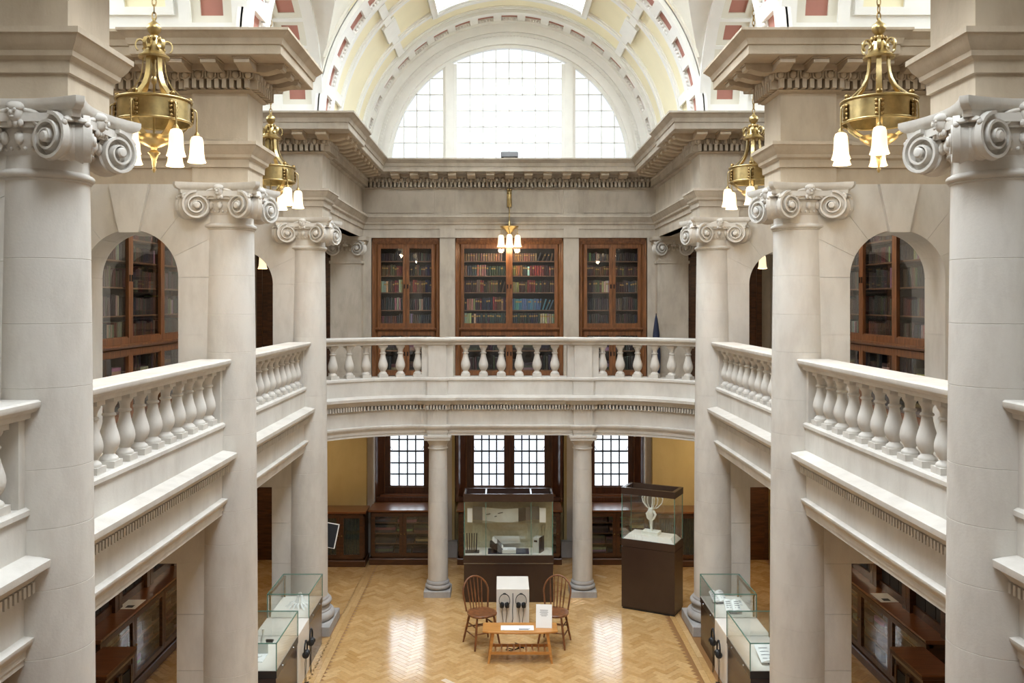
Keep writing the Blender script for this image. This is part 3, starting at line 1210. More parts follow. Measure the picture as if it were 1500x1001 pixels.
raised(14.08, 14.2, R(61), R(119), 0.07, name='skylight_kerb')
# outer bays: main barrel cut by the side vaults, then the side vaults themselves
RS = 1.60
for bi, yc in enumerate((3.73, 7.47, 11.21)):
    y0, y1 = (yc - 1.52, yc + 1.52) if bi else (-3.2, yc + 1.52)
    sky = SKYLIGHTS[bi]
    ys = [yc + RS * math.cos(PI * i / 40) for i in range(41)]
    ys = sorted(set([y for y in ys if y0 < y < y1] + [y0, y1] + list(sky)))
    rm = RM + 0.03
    m = MB()
    v, f = [], []
    na = 24
    for y in ys:
        h = math.sqrt(max(0, RS * RS - (y - yc) ** 2)) if bi or y > yc - RS else 0.0
        aa = math.asin(min(0.999, h / rm))
        lst = [aa + (SK_A - aa) * i / na for i in range(na + 1)]
        lst = lst + [SK_A + (PI - 2 * SK_A) * i / 8 for i in range(1, 8)] + [PI - a for a in reversed(lst)]
        v += [mapY(rm, a, y) for a in lst]
    n = len(lst)
    for j in range(len(ys) - 1):
        ym = (ys[j] + ys[j + 1]) / 2
        for i in range(n - 1):
            if sky[0] < ym < sky[1] and na <= i < n - 1 - na:
                continue
            f.append((j * n + i, j * n + i + 1, (j + 1) * n + i + 1, (j + 1) * n + i))
    m.add(v, f).obj('barrel_vault', 'cream', ce, 30)
    # grey-white rib and yellow panel beside the transverse arch
    if bi:
        for yy in (yc + 1.30,):
            for q in (0, 1):
                a0, a1 = (R(17), R(60)) if not q else (PI - R(60), PI - R(17))
                MB().ringseg(mapY, rm - 0.03, rm + 0.01, a0, a1, yy, yy + 0.035, 18).obj('moulding', 'cream', ce, 30)
                a0, a1 = (R(33), R(60)) if not q else (PI - R(60), PI - R(33))
                MB().ringseg(mapY, rm - 0.006, rm + 0.01, a0, a1, yy + 0.035, yy + 0.17, 14).obj('yellow_panel', 'yellow', ce, 30)
    # side vaults
    for sd in (-1, 1):
        mp = mapX(yc)
        m = MB()
        v, f = [], []
        na2 = 40
        for i in range(na2 + 1):
            a = PI * i / na2
            h = RS * math.sin(a)
            xi = math.sqrt(max(0.01, rm * rm - h * h))
            for x in (xi, 2.95, 3.6, OUT + 0.02):
                v.append(mp(RS, a, sd * x))
        for i in range(na2):
            for j in range(3):
                f.append((i * 4 + j, i * 4 + j + 1, (i + 1) * 4 + j + 1, (i + 1) * 4 + j))
        m.add(v, f).obj('side_vault', 'white', ce, 30)
        if bi == 0:
            continue

        def sarc(name, mat, r0, r1, a0, a1, xa, xb, n=4):
            xa, xb = sorted((sd * xa, sd * xb))
            return MB().ringseg(mp, r0, r1, a0, a1, xa, xb, n).obj(name, mat, ce, 30)
        # coffered band with red squares
        sarc('arch_rib', 'white', RS - 0.06, RS + 0.01, 0, PI, 2.70, 2.86, 40)
        sarc('arch_rib', 'white', RS - 0.06, RS + 0.01, 0, PI, 3.28, 3.40, 40)
        pitch = R(15.2)
        for q in range(-5, 6):
            ac = PI / 2 + q * pitch
            h = 0.115 / RS
            sarc('coffer_bar', 'white', RS - 0.058, RS + 0.01, ac + h + 0.045, ac + pitch - h - 0.045, 2.86, 3.28, 3)
            sarc('coffer_frame', 'cream', RS - 0.03, RS + 0.01, ac + h, ac + h + 0.05, 2.86, 3.28, 2)
            sarc('coffer_frame', 'cream', RS - 0.03, RS + 0.01, ac - h - 0.05, ac - h, 2.86, 3.28, 2)
            sarc('coffer_frame', 'cream', RS - 0.03, RS + 0.01, ac - h, ac + h, 2.86, 2.955, 2)
            sarc('coffer_frame', 'cream', RS - 0.03, RS + 0.01, ac - h, ac + h, 3.185, 3.28, 2)
            sarc('red_panel', 'red', RS - 0.008, RS + 0.004, ac - h, ac + h, 2.95, 3.19, 2)
        sarc('coffer_bar', 'white', RS - 0.058, RS + 0.01, 0, R(14 - 4.2) - 0.045, 2.86, 3.28, 3)
        sarc('coffer_bar', 'white', RS - 0.058, RS + 0.01, PI - R(14 - 4.2) + 0.045, PI, 2.86, 3.28, 3)
        # yellow panels with stepped white frames over the aisle
        for a0, a1 in ((R(13), R(86)), (R(94), R(167))):
            sarc('yellow_panel', 'yellow', RS - 0.012, RS + 0.004, a0, a1, 3.52, 4.72, 14)
            sarc('panel_frame', 'white', RS - 0.05, RS + 0.01, a0 - 0.05, a0, 3.45, 4.78, 2)
            sarc('panel_frame', 'white', RS - 0.05, RS + 0.01, a1, a1 + 0.05, 3.45, 4.78, 2)
            sarc('panel_frame', 'white', RS - 0.05, RS + 0.01, a0, a1, 3.45, 3.53, 14)
            sarc('panel_frame', 'white', RS - 0.05, RS + 0.01, a0, a1, 4.70, 4.78, 14)
            for e0, e1 in ((a0, a0 + 0.06), (a1 - 0.06, a1)):
                sarc('panel_frame', 'white', RS - 0.04, RS + 0.01, e0, e1, 3.95, 4.72, 2)
# flat ceilings over the last aisle bays and seal of the near bay
for sd in (-1, 1):
    a, c = sorted((sd * 2.9, sd * (OUT + 0.1)))
    MB().box(a, c, 13.2, 17.5, 6.02, 6.12).obj('flat_ceiling', 'stone', ce)
    MB().box(a, c, -3.3, 2.2, 7.44, 7.6).obj('flat_ceiling', 'white', ce)

# skylight lanterns
for k, (ya, yb) in enumerate(SKYLIGHTS):
    t = thing('skylight', 'white framed skylight in the crown of the vault above %s' % ('the camera', 'the nearer chandeliers', 'the farther chandeliers', 'the end gallery')[k], 'skylight', (0, (ya + yb) / 2, 10.6), kind='structure')
    x = 1.30
    h = (yb - ya) / 2
    m = MB()
    for s in (-1, 1):
        m.box(s * x - 0.05, s * x + 0.05, -h - 0.05, h + 0.05, -0.8, 0.06)
        pr = [(-x, -0.82), (x, -0.82), (x, 0.06), (-x, 0.06)]
        arcp = [(RM * math.cos(a), SPR + RM * math.sin(a) - 10.6) for a in [SK_A + (PI - 2 * SK_A) * i / 10 for i in range(11)]]
        m.prism(arcp + [(-x, 0.06), (x, 0.06)], s * h - 0.04, s * h + 0.04)
    m.obj('kerb', 'white', t)
    for i in range(1, 6):
        xx = -x + 2 * x * i / 6
        MB().box(xx - 0.02, xx + 0.02, -h, h, 0.0, 0.05).obj('glazing_bar', 'white', t)
    for i in range(6):
        xx = -x + 2 * x * (i + 0.5) / 6
        MB().box(xx - x / 6 + 0.02, xx + x / 6 - 0.02, -h, h, 0.02, 0.026).obj('pane', 'wglass', t)

# side lunette windows closing the side vaults, unseen and added to brighten them
for bi, yc in enumerate((3.73, 7.47, 11.21)):
    for sd in (-1, 1):
        wn_ = 5 + bi * 2 + (sd > 0)
        sn = 'monitor stand side' if sd < 0 else 'white sculpture side'
        t = thing('window_%d' % wn_, 'added unseen semicircular window over the %s side gallery bay, %s' % (('nearest', 'nearer', 'farther')[bi], sn), 'window', (sd * (OUT + 0.05), yc, SPR), kind='structure')
        def mp(r, a, x):
            return (x, r * math.cos(a), r * math.sin(a))
        MB().ringseg(mp, 1.40, 1.75, 0, PI, -0.06, 0.2, 32).obj('frame', 'white', t, 30)
        MB().box(-0.06, 0.2, -1.75, 1.75, -0.1, 0.12).obj('sill', 'white', t)
        if bi == 0:
            MB().box(0.1, 0.2, -1.5, 1.5, 0.0, 1.5).obj('panel', 'white', t)
            continue
        for q in range(1, 6):
            y = -1.4 + 2.8 * q / 6
            MB().box(0.0, 0.03, y - 0.012, y + 0.012, 0.1, math.sqrt(1.42 ** 2 - y * y)).obj('glazing_bar', 'white', t)
        for q in range(6):
            ya, yb = -1.4 + 2.8 * q / 6, -1.4 + 2.8 * (q + 1) / 6
            zt = math.sqrt(max(0.02, 1.42 ** 2 - min(abs(ya), abs(yb)) ** 2))
            MB().box(0.012, 0.016, ya, yb, 0.1, zt).obj('pane', 'wglass', t)

# ------------------------------------------------------------------ end wall
wb = thing('wall_back', 'stone end wall with pilasters and bookcase recesses', 'wall', (0, 0, 0), kind='structure')


def wbox(name, mat, x0, x1, y0, y1, z0, z1, parent=None):
    return MB().box(x0, x1, y0, y1, z0, z1).obj(name, mat, parent or wb)


ZJ = [3.27, 3.95, 4.62, 5.28, 6.0]
for s in (-1, 1):
    for xa, xb in ((1.03, 1.32), (2.62, 3.4)):
        a, c = sorted((s * xa, s * xb))
        for za, zb in zip(ZJ[:-1], ZJ[1:]):
            wbox('pier_block', 'stone_dark', a, c, ENDY, 17.3, za + 0.002, zb - 0.002)
        wbox('pier_core', 'stone_dark', a, c, ENDY + 0.01, 17.3, 3.27, 6.0)
    # strips carried up through architrave and frieze, panels between them
    a, c = sorted((s * 1.03, s * 1.32))
    wbox('frieze_strip', 'stone_dark', a, c, ENDY - 0.02, ENDY + 0.1, 6.42, 6.92)
    wbox('frieze_strip', 'stone_dark', a, c, ENDY - 0.02, ENDY + 0.1, 6.0, 6.24)
    a, c = sorted((s * 1.42, s * 2.68))
    wbox('frieze_panel', 'stone_dark', a, c, ENDY - 0.012, ENDY + 0.1, 6.47, 6.88)
    for q in range(2):
        a, c = sorted((s * 0.012, s * 0.93))
    wbox('frieze_panel', 'stone_dark', a, c, ENDY - 0.012, ENDY + 0.1, 6.47, 6.88)
    # pilaster answering the column row
    xc = s * 3.06
    pl = MB()
    for za, zb in zip([3.27, 3.75, 4.35, 4.95], [3.75, 4.35, 4.95, 5.5]):
        pl.box(xc - 0.29, xc + 0.29, 16.60, ENDY, za + 0.002, zb - 0.002)
    pl.box(xc - 0.285, xc + 0.285, 16.61, ENDY, 3.27, 5.56)
    pl.box(xc - 0.32, xc + 0.32, 16.57, ENDY, 3.27, 3.45)
    pl.box(xc - 0.31, xc + 0.31, 16.58, ENDY, 5.50, 5.55)
    po = pl.obj('pilaster', 'stone_dark', wb)
    cp = MB().box(xc - 0.28, xc + 0.28, 16.57, ENDY, 5.55, 5.92).box(xc - 0.40, xc + 0.40, 16.46, ENDY, 5.93, 6.0).box(xc - 0.36, xc + 0.36, 16.50, ENDY, 5.86, 5.93)
    for q in range(5):
        cp.sphere((xc - 0.16 + 0.08 * q, 16.57, 5.77), 0.036, 8, 5, (0.9, 0.9, 1.2))
    cp.obj('pilaster_capital', 'stone_dark', po, 40)
    for hand in (1, -1):
        link('volute', VOL[hand], po, (xc + hand * 0.235, 16.53, 5.78), -hand * R(18))
    link('winged_head', HEAD, po, (xc, 16.53, 5.9))
    # aisle end wall with tall dark panelled door above, plain plaster below
    a, c = sorted((s * 3.4, s * OUT))
    wbox('aisle_end_wall', 'stone_dark', a, c, ENDY, 17.3, 3.27, 6.02)
    # ground storey walls
    a, c = sorted((s * 2.66, s * OUT))
    wbox('plaster_wall', 'plaster', a, c, 16.5, 17.3, 0.0, 2.66)
    a, c = sorted((s * 2.54, s * 2.66))
    wbox('reveal', 'stone', a, c, 16.62, 17.3, 0.0, 2.66)
    a, c = sorted((s * 1.03, s * 1.31))
    wbox('window_pier', 'plaster', a, c, 16.70, 17.3, 0.0, 2.66)
    a, c = sorted((s * 1.08, s * 1.26))
    wbox('window_pier', 'stone', a, c, 16.66, 16.71, 0.0, 2.66)
    wbox('pier_base', 'stone_base', s * 1.17 - 0.2, s * 1.17 + 0.2, 16.58, 16.72, 0.0, 0.3)
wbox('window_head', 'plaster', -2.56, 2.56, 16.75, 17.3, 2.52, 2.70)
wbox('apron', 'plaster', -2.56, 2.56, 17.0, 17.3, 0.0, 1.02)
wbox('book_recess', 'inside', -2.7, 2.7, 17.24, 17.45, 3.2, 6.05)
wbox('wall_top', 'stone_dark', -2.7, 2.7, 16.9, 17.4, 6.0, 7.42)

# ------------------------------------------------------------------ lunette window
LZ, LR = SPR - 0.03, 2.27
GY = 17.12


def mapL(r, a, t):
    return (r * math.cos(a), t, LZ + r * math.sin(a))


w1 = thing('window_1', 'great semicircular lunette window with white glazing bars in three lights', 'window', (0, 0, 0), kind='structure')
MB().ringseg(mapL, LR, LR + 0.07, 0, PI, GY - 0.05, GY + 0.08, 64).obj('frame', 'white', w1, 30)
MB().ringseg(mapL, LR + 0.06, LR + 0.16, 0, PI, GY - 0.12, GY + 0.08, 64).obj('archivolt', 'white', w1, 30)
MB().ringseg(mapL, LR + 0.15, LR + 0.30, 0, PI, GY - 0.08, GY + 0.08, 64).obj('archivolt', 'white', w1, 30)
MB().ringseg(mapL, LR + 0.29, LR + 0.80, 0, PI, GY - 0.12, GY + 0.2, 64).obj('archivolt', 'white', w1, 30)
d = MB()
for i in range(120):
    a = PI * (i + 0.5) / 120
    p = mapL(LR + 0.245, a, GY - 0.09)
    d.cbox(p, (0.05, 0.035, 0.035), 0, ry=-a)
d.obj('dentil_course', 'white', w1, kind='stuff')
for s in (-1, 1):
    h = math.sqrt(LR ** 2 - 1.14 ** 2)
    MB().box(s * 1.145 - 0.135, s * 1.145 + 0.135, GY - 0.03, GY + 0.06, LZ, LZ + h).obj('mullion', 'white', w1)
    MB().box(s * 1.145 - 0.08, s * 1.145 + 0.08, GY - 0.09, GY - 0.03, LZ, LZ + h).obj('mullion', 'white', w1)
circ = [(LR * math.cos(PI * i / 60), LR * math.sin(PI * i / 60)) for i in range(61)]


def clip(poly):
    for (ax, ay), (bx, by) in zip(circ[:-1], circ[1:]):
        out = []
        def side(p):
            return (bx - ax) * (p[1] - ay) - (by - ay) * (p[0] - ax)
        for i in range(len(poly)):
            p, q = poly[i], poly[(i + 1) % len(poly)]
            sp, sq = side(p), side(q)
            if sp >= 0:
                out.append(p)
            if (sp >= 0) != (sq >= 0):
                t = sp / (sp - sq)
                out.append((p[0] + (q[0] - p[0]) * t, p[1] + (q[1] - p[1]) * t))
        poly = out
        if len(poly) < 3:
            return []
    return poly


zrow = [0.0] + [0.137 + 0.311 * i for i in range(7)] + [2.3]
lights = [[-1.01 + 0.2525 * i for i in range(9)], [1.28 + 0.25 * i for i in range(4)] + [2.3], [-2.3] + [-1.28 - 0.25 * i for i in range(3, -1, -1)]]
for cols in lights:
    for x0, x1 in zip(cols[:-1], cols[1:]):
        for z0, z1 in zip(zrow[:-1], zrow[1:]):
            p = clip([(x0, z0), (x1, z0), (x1, z1), (x0, z1)])
            if len(p) < 3:
                continue
            MB().prism([(x, LZ + z) for x, z in p], GY + 0.02, GY + 0.026).obj('pane', 'wglass', w1)
    for x in cols[1:-1]:
        h = math.sqrt(max(0, LR ** 2 - x * x))
        MB().box(x - 0.010, x + 0.010, GY - 0.01, GY + 0.03, LZ, LZ + h).obj('glazing_bar', 'white', w1)
    for z in zrow[1:-1]:
        e = math.sqrt(max(0, LR ** 2 - z * z))
        xa, xb = max(cols[0], -e), min(cols[-1], e)
        if xb > xa:
            MB().box(xa, xb, GY - 0.01, GY + 0.03, LZ + z - 0.010, LZ + z + 0.010).obj('glazing_bar', 'white', w1)
gf = thing('floodlight', 'grey box floodlight lying on the cornice under the lunette window', 'floodlight', (0.0, 16.42, SPR))
MB().bbox(-0.16, 0.16, -0.09, 0.09, 0.03, 0.12, 0.012).obj('housing', 'grey', gf)
MB().box(-0.14, -0.11, -0.05, 0.05, 0, 0.03).obj('foot', 'iron', gf)
MB().box(0.11, 0.14, -0.05, 0.05, 0, 0.03).obj('foot', 'iron', gf)


# ------------------------------------------------------------------ ground storey windows
def sash_window(name, label, xc, lights, half_out):
    """timber casement in a splayed panelled recess; lights = [(x0, x1)]"""
    t = thing(name, label, 'window', (xc, 0, 0), kind='structure')
    zb, zt, gy = 1.25, 2.50, 17.10
    # splayed oak jambs
    for s in (-1, 1):
        o, i = half_out, half_out - 0.2
        MB().prism([(s * o, 16.78), (s * (o + 0.02), 17.2), (s * (i - 0.03), 17.2), (s * i, 17.0)], 1.0, 2.55, 'xy').obj('jamb', 'wood_win', t)
        MB().prism([(s * (o - 0.01), 16.76), (s * (o - 0.06), 16.80), (s * (o - 0.09), 16.86), (s * (o - 0.02), 16.86)], 1.0, 2.55, 'xy').obj('casing', 'wood_win', t)
        MB().box(s * (i - 0.0) - 0.012, s * i + 0.012, 16.985, 17.02, 1.12, 2.55).obj('bead', 'wood', t)
    MB().box(-half_out + 0.2, half_out - 0.2, gy - 0.08, gy + 0.08, zb - 0.14, zb - 0.02).obj('bottom_rail', 'wood_win', t)
    MB().box(-half_out + 0.14, half_out - 0.14, 16.86, gy + 0.05, 1.08, 1.11).obj('sill', 'wood_top', t)
    MB().box(-half_out + 0.03, half_out - 0.03, 16.80, 16.88, 0.99, 1.08).obj('apron', 'wood_win', t)
    edges = [-half_out + 0.19] + [e for l in lights for e in l] + [half_out - 0.19]
    for k in range(0, len(edges), 2):
        MB().box(edges[k], edges[k + 1], gy - 0.06, gy + 0.06, zb - 0.05, zt + 0.06).obj('stile', 'wood_win', t)
    for x0, x1 in lights:
        MB().box(x0, x1, gy - 0.035, gy + 0.04, zt - 0.01, zt + 0.06).obj('top_rail', 'wood_win', t)
        MB().box(x0, x1, gy - 0.03, gy + 0.03, zb - 0.04, zb).obj('bottom_sash', 'wood_win', t)
        MB().box(x0, x1, gy - 0.04, gy + 0.02, 1.895, 1.925).obj('meeting_rail', 'iron', t)
        xs = [x0 + (x1 - x0) * i / 4 for i in range(5)]
        zs = [zb, zb + 0.215, zb + 0.43, 1.91, 2.13, 2.345, zt]
        for a in xs[1:-1]:
            MB().box(a - 0.013, a + 0.013, gy - 0.015, gy + 0.015, zb, zt).obj('glazing_bar', 'iron', t)
        for z in zs[1:-1]:
            if abs(z - 1.91) > 0.05:
                MB().box(x0, x1, gy - 0.015, gy + 0.015, z - 0.013, z + 0.013).obj('glazing_bar', 'iron', t)
        for a, c in zip(xs[:-1], xs[1:]):
            for z0, z1 in zip(zs[:-1], zs[1:]):
                MB().box(a, c, gy, gy + 0.004, z0, z1).obj('pane', 'wglass', t)
        for s, a in ((1, x0), (-1, x1)):
            MB().tube([(a - s * 0.005, gy - 0.06, 2.02), (a + s * 0.02, gy - 0.07, 1.96), (a + s * 0.04, gy - 0.06, 1.935)], 0.006, 6).obj('sash_stay', 'steel', t)
    return t


sash_window('window_2', 'leaded sash window with oak casing beside the monitor stand', -1.96, [(-0.318, 0.318)], 0.63)
sash_window('window_3', 'two light leaded sash window behind the wide glass case', 0.0, [(-0.672, -0.10), (0.10, 0.672)], 1.02)
sash_window('window_4', 'leaded sash window with oak casing behind the white sculpture case', 1.96, [(-0.318, 0.318)], 0.63)


# ------------------------------------------------------------------ books
def book_mesh(label_band):
    m = MB()
    xs = [(-0.5, 0.5), (-0.5, -0.40), (-0.28, -0.5), (0.28, -0.5), (0.5, -0.40), (0.5, 0.5)]
    zl = [0, 0.66, 0.80, 1.0] if label_band else [0, 1.0]
    n = len(xs)
    v = [(x, y, z) for z in zl for x, y in xs]
    f, mi = [], []
    for k in range(len(zl) - 1):
        for i in range(n):
            j = (i + 1) % n
            f.append((k * n + i, k * n + j, (k + 1) * n + j, (k + 1) * n + i))
            mi.append(1 if (label_band and k == 1 and i in (1, 2, 3)) else 0)
    f += [tuple(range(n)), tuple(range((len(zl) - 1) * n, len(zl) * n))]
    mi += [0, 0]
    o = len(m.v)
    m.v += v
    m.f += f
    m.mi += mi
    return m


BOOK0 = book_mesh(False).mesh('book', ['book', 'gilt'], 50)
BOOK1 = book_mesh(True).mesh('book', ['book', 'gilt'], 50)
BT = book_mesh(False)
PAL = {'tan': (128, 102, 76), 'brown': (96, 66, 46), 'dark green': (52, 60, 52), 'navy': (44, 48, 68), 'maroon': (64, 40, 40), 'red': (128, 50, 48),
       'crimson': (118, 46, 60), 'cream': (196, 182, 146), 'olive': (96, 86, 58), 'black': (34, 32, 32), 'teal blue': (92, 136, 156), 'grey': (110, 110, 106),
       'white': (206, 206, 202), 'slate': (66, 70, 72), 'plum': (70, 46, 66), 'gold banded': (140, 110, 62), 'pale brown': (158, 126, 100)}
BW_ROW = ['bottom', 'second', 'middle', 'fourth', 'top']


def fill_row(x0, x1, spec, rnd):
    """spec: list of (count, colour, height, lean); returns placed books scaled to fit"""
    if spec[-1][3]:
        x1 -= spec[-1][2] * math.sin(spec[-1][3])
    tot = sum(n * (2.0 if lean else 1.0) for n, _, _, lean in spec)
    w = (x1 - x0) / tot
    x = x0
    out = []
    for n, col, h, lean in spec:
        for i in range(n):
            out.append((x + w / 2, w * rnd.uniform(0.84, 0.97), h * rnd.uniform(0.95, 1.0), col, lean))
            x += w * (2.0 if lean else 1.0)
    return out


def random_spec(rnd, n, hmax):
    cols = ['tan', 'brown', 'dark green', 'navy', 'maroon', 'red', 'olive', 'brown', 'slate', 'maroon', 'cream', 'black']
    out = []
    while n > 0:
        k = min(n, rnd.choice((1, 2, 2, 3, 4)))
        out.append((k, rnd.choice(cols), hmax * rnd.uniform(0.72, 0.95), 0))
        n -= k
    return out


stuff_books = {}


class Rows:
    def __init__(s):
        s.m, s.c = MB(), []

    def put(s, x, y, z, w, d, h, col, lean, rnd, k=1.0):
        n0 = len(s.m.v)
        s.m.add(BT.v, BT.f)
        s.m.xf(Matrix.Translation((x, y, z)) @ Matrix.Rotation(lean, 4, 'Y') @ Matrix.Diagonal((w, d, h, 1)), n0)
        av = sum(PAL[col]) / 3
        c = lin([(q * 0.65 + av * 0.35) * rnd.uniform(0.58, 0.95) for q in PAL[col]])
        s.c += [c] * len(BT.v)

    def obj(s, name, parent, label=None, **k):
        o = s.m.obj(name, 'bookstuff', parent, label=label, kind='stuff', **k)
        a = o.data.color_attributes.new('Col', 'FLOAT_COLOR', 'POINT')
        a.data.foreach_set('color', [q for c in s.c for q in c])
        return o


# ------------------------------------------------------------------ gallery bookcases
SH = [4.365, 4.625, 4.965, 5.285, 5.565, 5.81]


def bookcase(label, loc, rz, width, ndoor, group):
    """oak glazed bookcase; local front is -y at y = 0, foot at z = 0 (gallery floor)"""
    z0 = 3.27
    t = thing('bookcase', label, 'bookcase', loc, rz, group)
    W = width / 2
    D = 0.36
    body = MB()
    for s in (-1, 1):
        body.box(s * (W - 0.03) - 0.03, s * (W - 0.03) + 0.03, 0.0, D, 0, 6.0 - z0)
        # outer moulded surround
    body.box(-W, W, D - 0.03, D, 0, 6.0 - z0)
    body.box(-W, W, 0.0, D, 0, 0.1)
    body.obj('carcase', 'wood', t)
    for s in (-1, 1):
        MB().prism([(s * W, -0.02), (s * (W - 0.05), 0.01), (s * (W - 0.11), 0.06), (s * (W - 0.11), 0.10), (s * W, 0.10)], 0, 6.0 - z0, 'xy').obj('surround', 'wood', t, 30)
    MB().prism([(-0.05, 6.0 - z0), (-0.05, 5.965 - z0), (-0.02, 5.93 - z0), (0.0, 5.885 - z0), (0.1, 5.885 - z0), (0.1, 6.0 - z0)], -W + 0.02, W - 0.02, 'yz').obj('cornice', 'wood', t, 30)
    MB().prism([(-0.045, 4.285 - z0), (-0.045, 4.265 - z0), (-0.02, 4.24 - z0), (0.05, 4.22 - z0), (D, 4.22 - z0), (D, 4.285 - z0)], -W + 0.07, W - 0.07, 'yz').obj('ledge', 'wood', t, 30)
    for z in SH[1:5]:
        MB().box(-W + 0.1, W - 0.1, 0.09, D - 0.02, z - 0.018 - z0, z - z0).obj('shelf', 'shelf', t)
    MB().box(-W + 0.1, W - 0.1, 0.09, D - 0.02, SH[0] - 0.06 - z0, SH[0] - z0).obj('shelf', 'shelf', t)
    MB().box(-W + 0.1, W - 0.1, 0.10, D - 0.02, 3.83 - z0, 3.85 - z0).obj('shelf', 'shelf', t)
    MB().box(-W + 0.1, W - 0.1, 0.10, D - 0.02, 3.46 - z0, 3.48 - z0).obj('shelf', 'shelf', t)
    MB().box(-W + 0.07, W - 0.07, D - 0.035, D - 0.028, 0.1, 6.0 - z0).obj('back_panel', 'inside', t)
    dw = (2 * W - 0.2) / ndoor
    for i in range(ndoor):
        xa = -W + 0.1 + i * dw
        for (za, zb, nm) in ((4.285, 5.885, 'door'), (3.38, 4.22, 'lower_door')):
            za -= z0
            zb -= z0
            f = 0.062
            dm = MB()
            dm.box(xa + 0.002, xa + f, 0.015, 0.055, za, zb)
            dm.box(xa + dw - f, xa + dw - 0.002, 0.015, 0.055, za, zb)
            dm.box(xa + f, xa + dw - f, 0.015, 0.055, za, za + 0.075)
            dm.box(xa + f, xa + dw - f, 0.015, 0.055, zb - 0.075, zb)
            # bead round the glass
            dm.box(xa + f, xa + dw - f, 0.028, 0.05, za + 0.075, za + 0.088)
            dm.box(xa + f, xa + dw - f, 0.028, 0.05, zb - 0.088, zb - 0.075)
            do = dm.obj(nm, 'wood', t)
            MB().box(xa + f, xa + dw - f, 0.036, 0.040, za + 0.08, zb - 0.08).obj('pane', 'glass', do)
            kx = xa + (dw - f / 2 if i % 2 == 0 else f / 2)
            MB().box(kx - 0.012, kx + 0.012, 0.007, 0.016, (za + zb) / 2 - 0.05, (za + zb) / 2 + 0.03).obj('escutcheon', 'iron', do)
    return t


def folios(case, W, ndoor, rnd, rows=True):
    """large volumes behind the lower doors, as one row of stuff"""
    r = Rows()
    z0 = 3.27
    for za, h in ((3.48 - z0, 0.30), (3.85 - z0, 0.33)):
        x = -W + 0.14
        while x < W - 0.2:
            if rnd.random() < 0.3 and x < W - 0.45:
                zz = za
                L = rnd.uniform(0.2, 0.3)
                for q in range(rnd.choice((2, 3, 4))):
                    hh = rnd.uniform(0.035, 0.06)
                    r.put(x + L / 2, 0.21, zz, L, 0.2, hh, rnd.choice(('brown', 'tan', 'maroon', 'cream', 'slate', 'plum')), 0, rnd)
                    zz += hh + 0.002
                x += L + 0.02
            else:
                w = rnd.uniform(0.03, 0.065)
                r.put(x + w / 2, 0.21, za, w * 0.95, 0.2, h * rnd.uniform(0.75, 0.98), rnd.choice(('maroon', 'brown', 'plum', 'dark green', 'slate', 'navy', 'brown')), 0, rnd)
                x += w
    r.obj('folio_rows', case)


MIDSPEC = [
    # bottom .. top, (left door, right door)
    ([(4, 'cream', .2, 0), (1, 'black', .2, 0), (1, 'cream', .19, 0), (14, 'slate', .2, 0)], [(13, 'slate', .2, 0), (7, 'cream', .19, 0)]),
    ([(1, 'tan', .23, 0), (1, 'black', .2, 0), (4, 'pale brown', .22, 0), (2, 'slate', .23, 0), (1, 'crimson', .22, 0), (5, 'navy', .24, 0), (2, 'red', .26, 0), (2, 'brown', .25, 0), (1, 'tan', .22, 0), (2, 'plum', .25, 0)],
     [(18, 'teal blue', .22, 0), (1, 'teal blue', .22, 0.10), (1, 'teal blue', .22, 0.30), (2, 'teal blue', .21, 0.42)]),
    ([(8, 'maroon', .23, 0), (2, 'grey', .24, 0), (2, 'red', .24, 0), (2, 'dark green', .2, 0), (6, 'olive', .23, 0), (1, 'black', .24, 0.2), (1, 'olive', .21, 0.25)],
     [(4, 'pale brown', .2, 0), (3, 'maroon', .21, 0), (1, 'olive', .2, 0), (4, 'red', .24, 0), (3, 'dark green', .22, 0), (7, 'maroon', .23, 0)]),
    ([(2, 'tan', .2, 0), (4, 'slate', .2, 0), (4, 'pale brown', .21, 0), (9, 'dark green', .19, 0)], [(5, 'gold banded', .2, 0), (2, 'dark green', .2, 0), (1, 'white', .18, 0), (6, 'red', .2, 0), (2, 'maroon', .2, 0), (1, 'red', .18, 0), (2, 'maroon', .19, 0)]),
    ([(16, 'tan', .15, 0)], [(12, 'tan', .15, 0), (1, 'slate', .16, 0.35), (1, 'brown', .16, 0.42), (1, 'maroon', .16, 0.3), (1, 'brown', .15, 0.2)]),
]
ADJ = {0: 'cloth bound', 1: 'leather bound'}


def put_book(x, y, z, w, h, col, lean, lab, grp, rnd, d=0.2):
    o = link('book', BOOK1 if rnd.random() < 0.55 else BOOK0, None, (x, y, z), label=lab, cat='book', group=grp, scale=(w, d, h))
    if lean:
        o.rotation_euler = (0, lean, 0)
        o.location.x -= 0.0
    o.color = lin([q * rnd.uniform(0.82, 1.15) for q in PAL[col]])
    return o


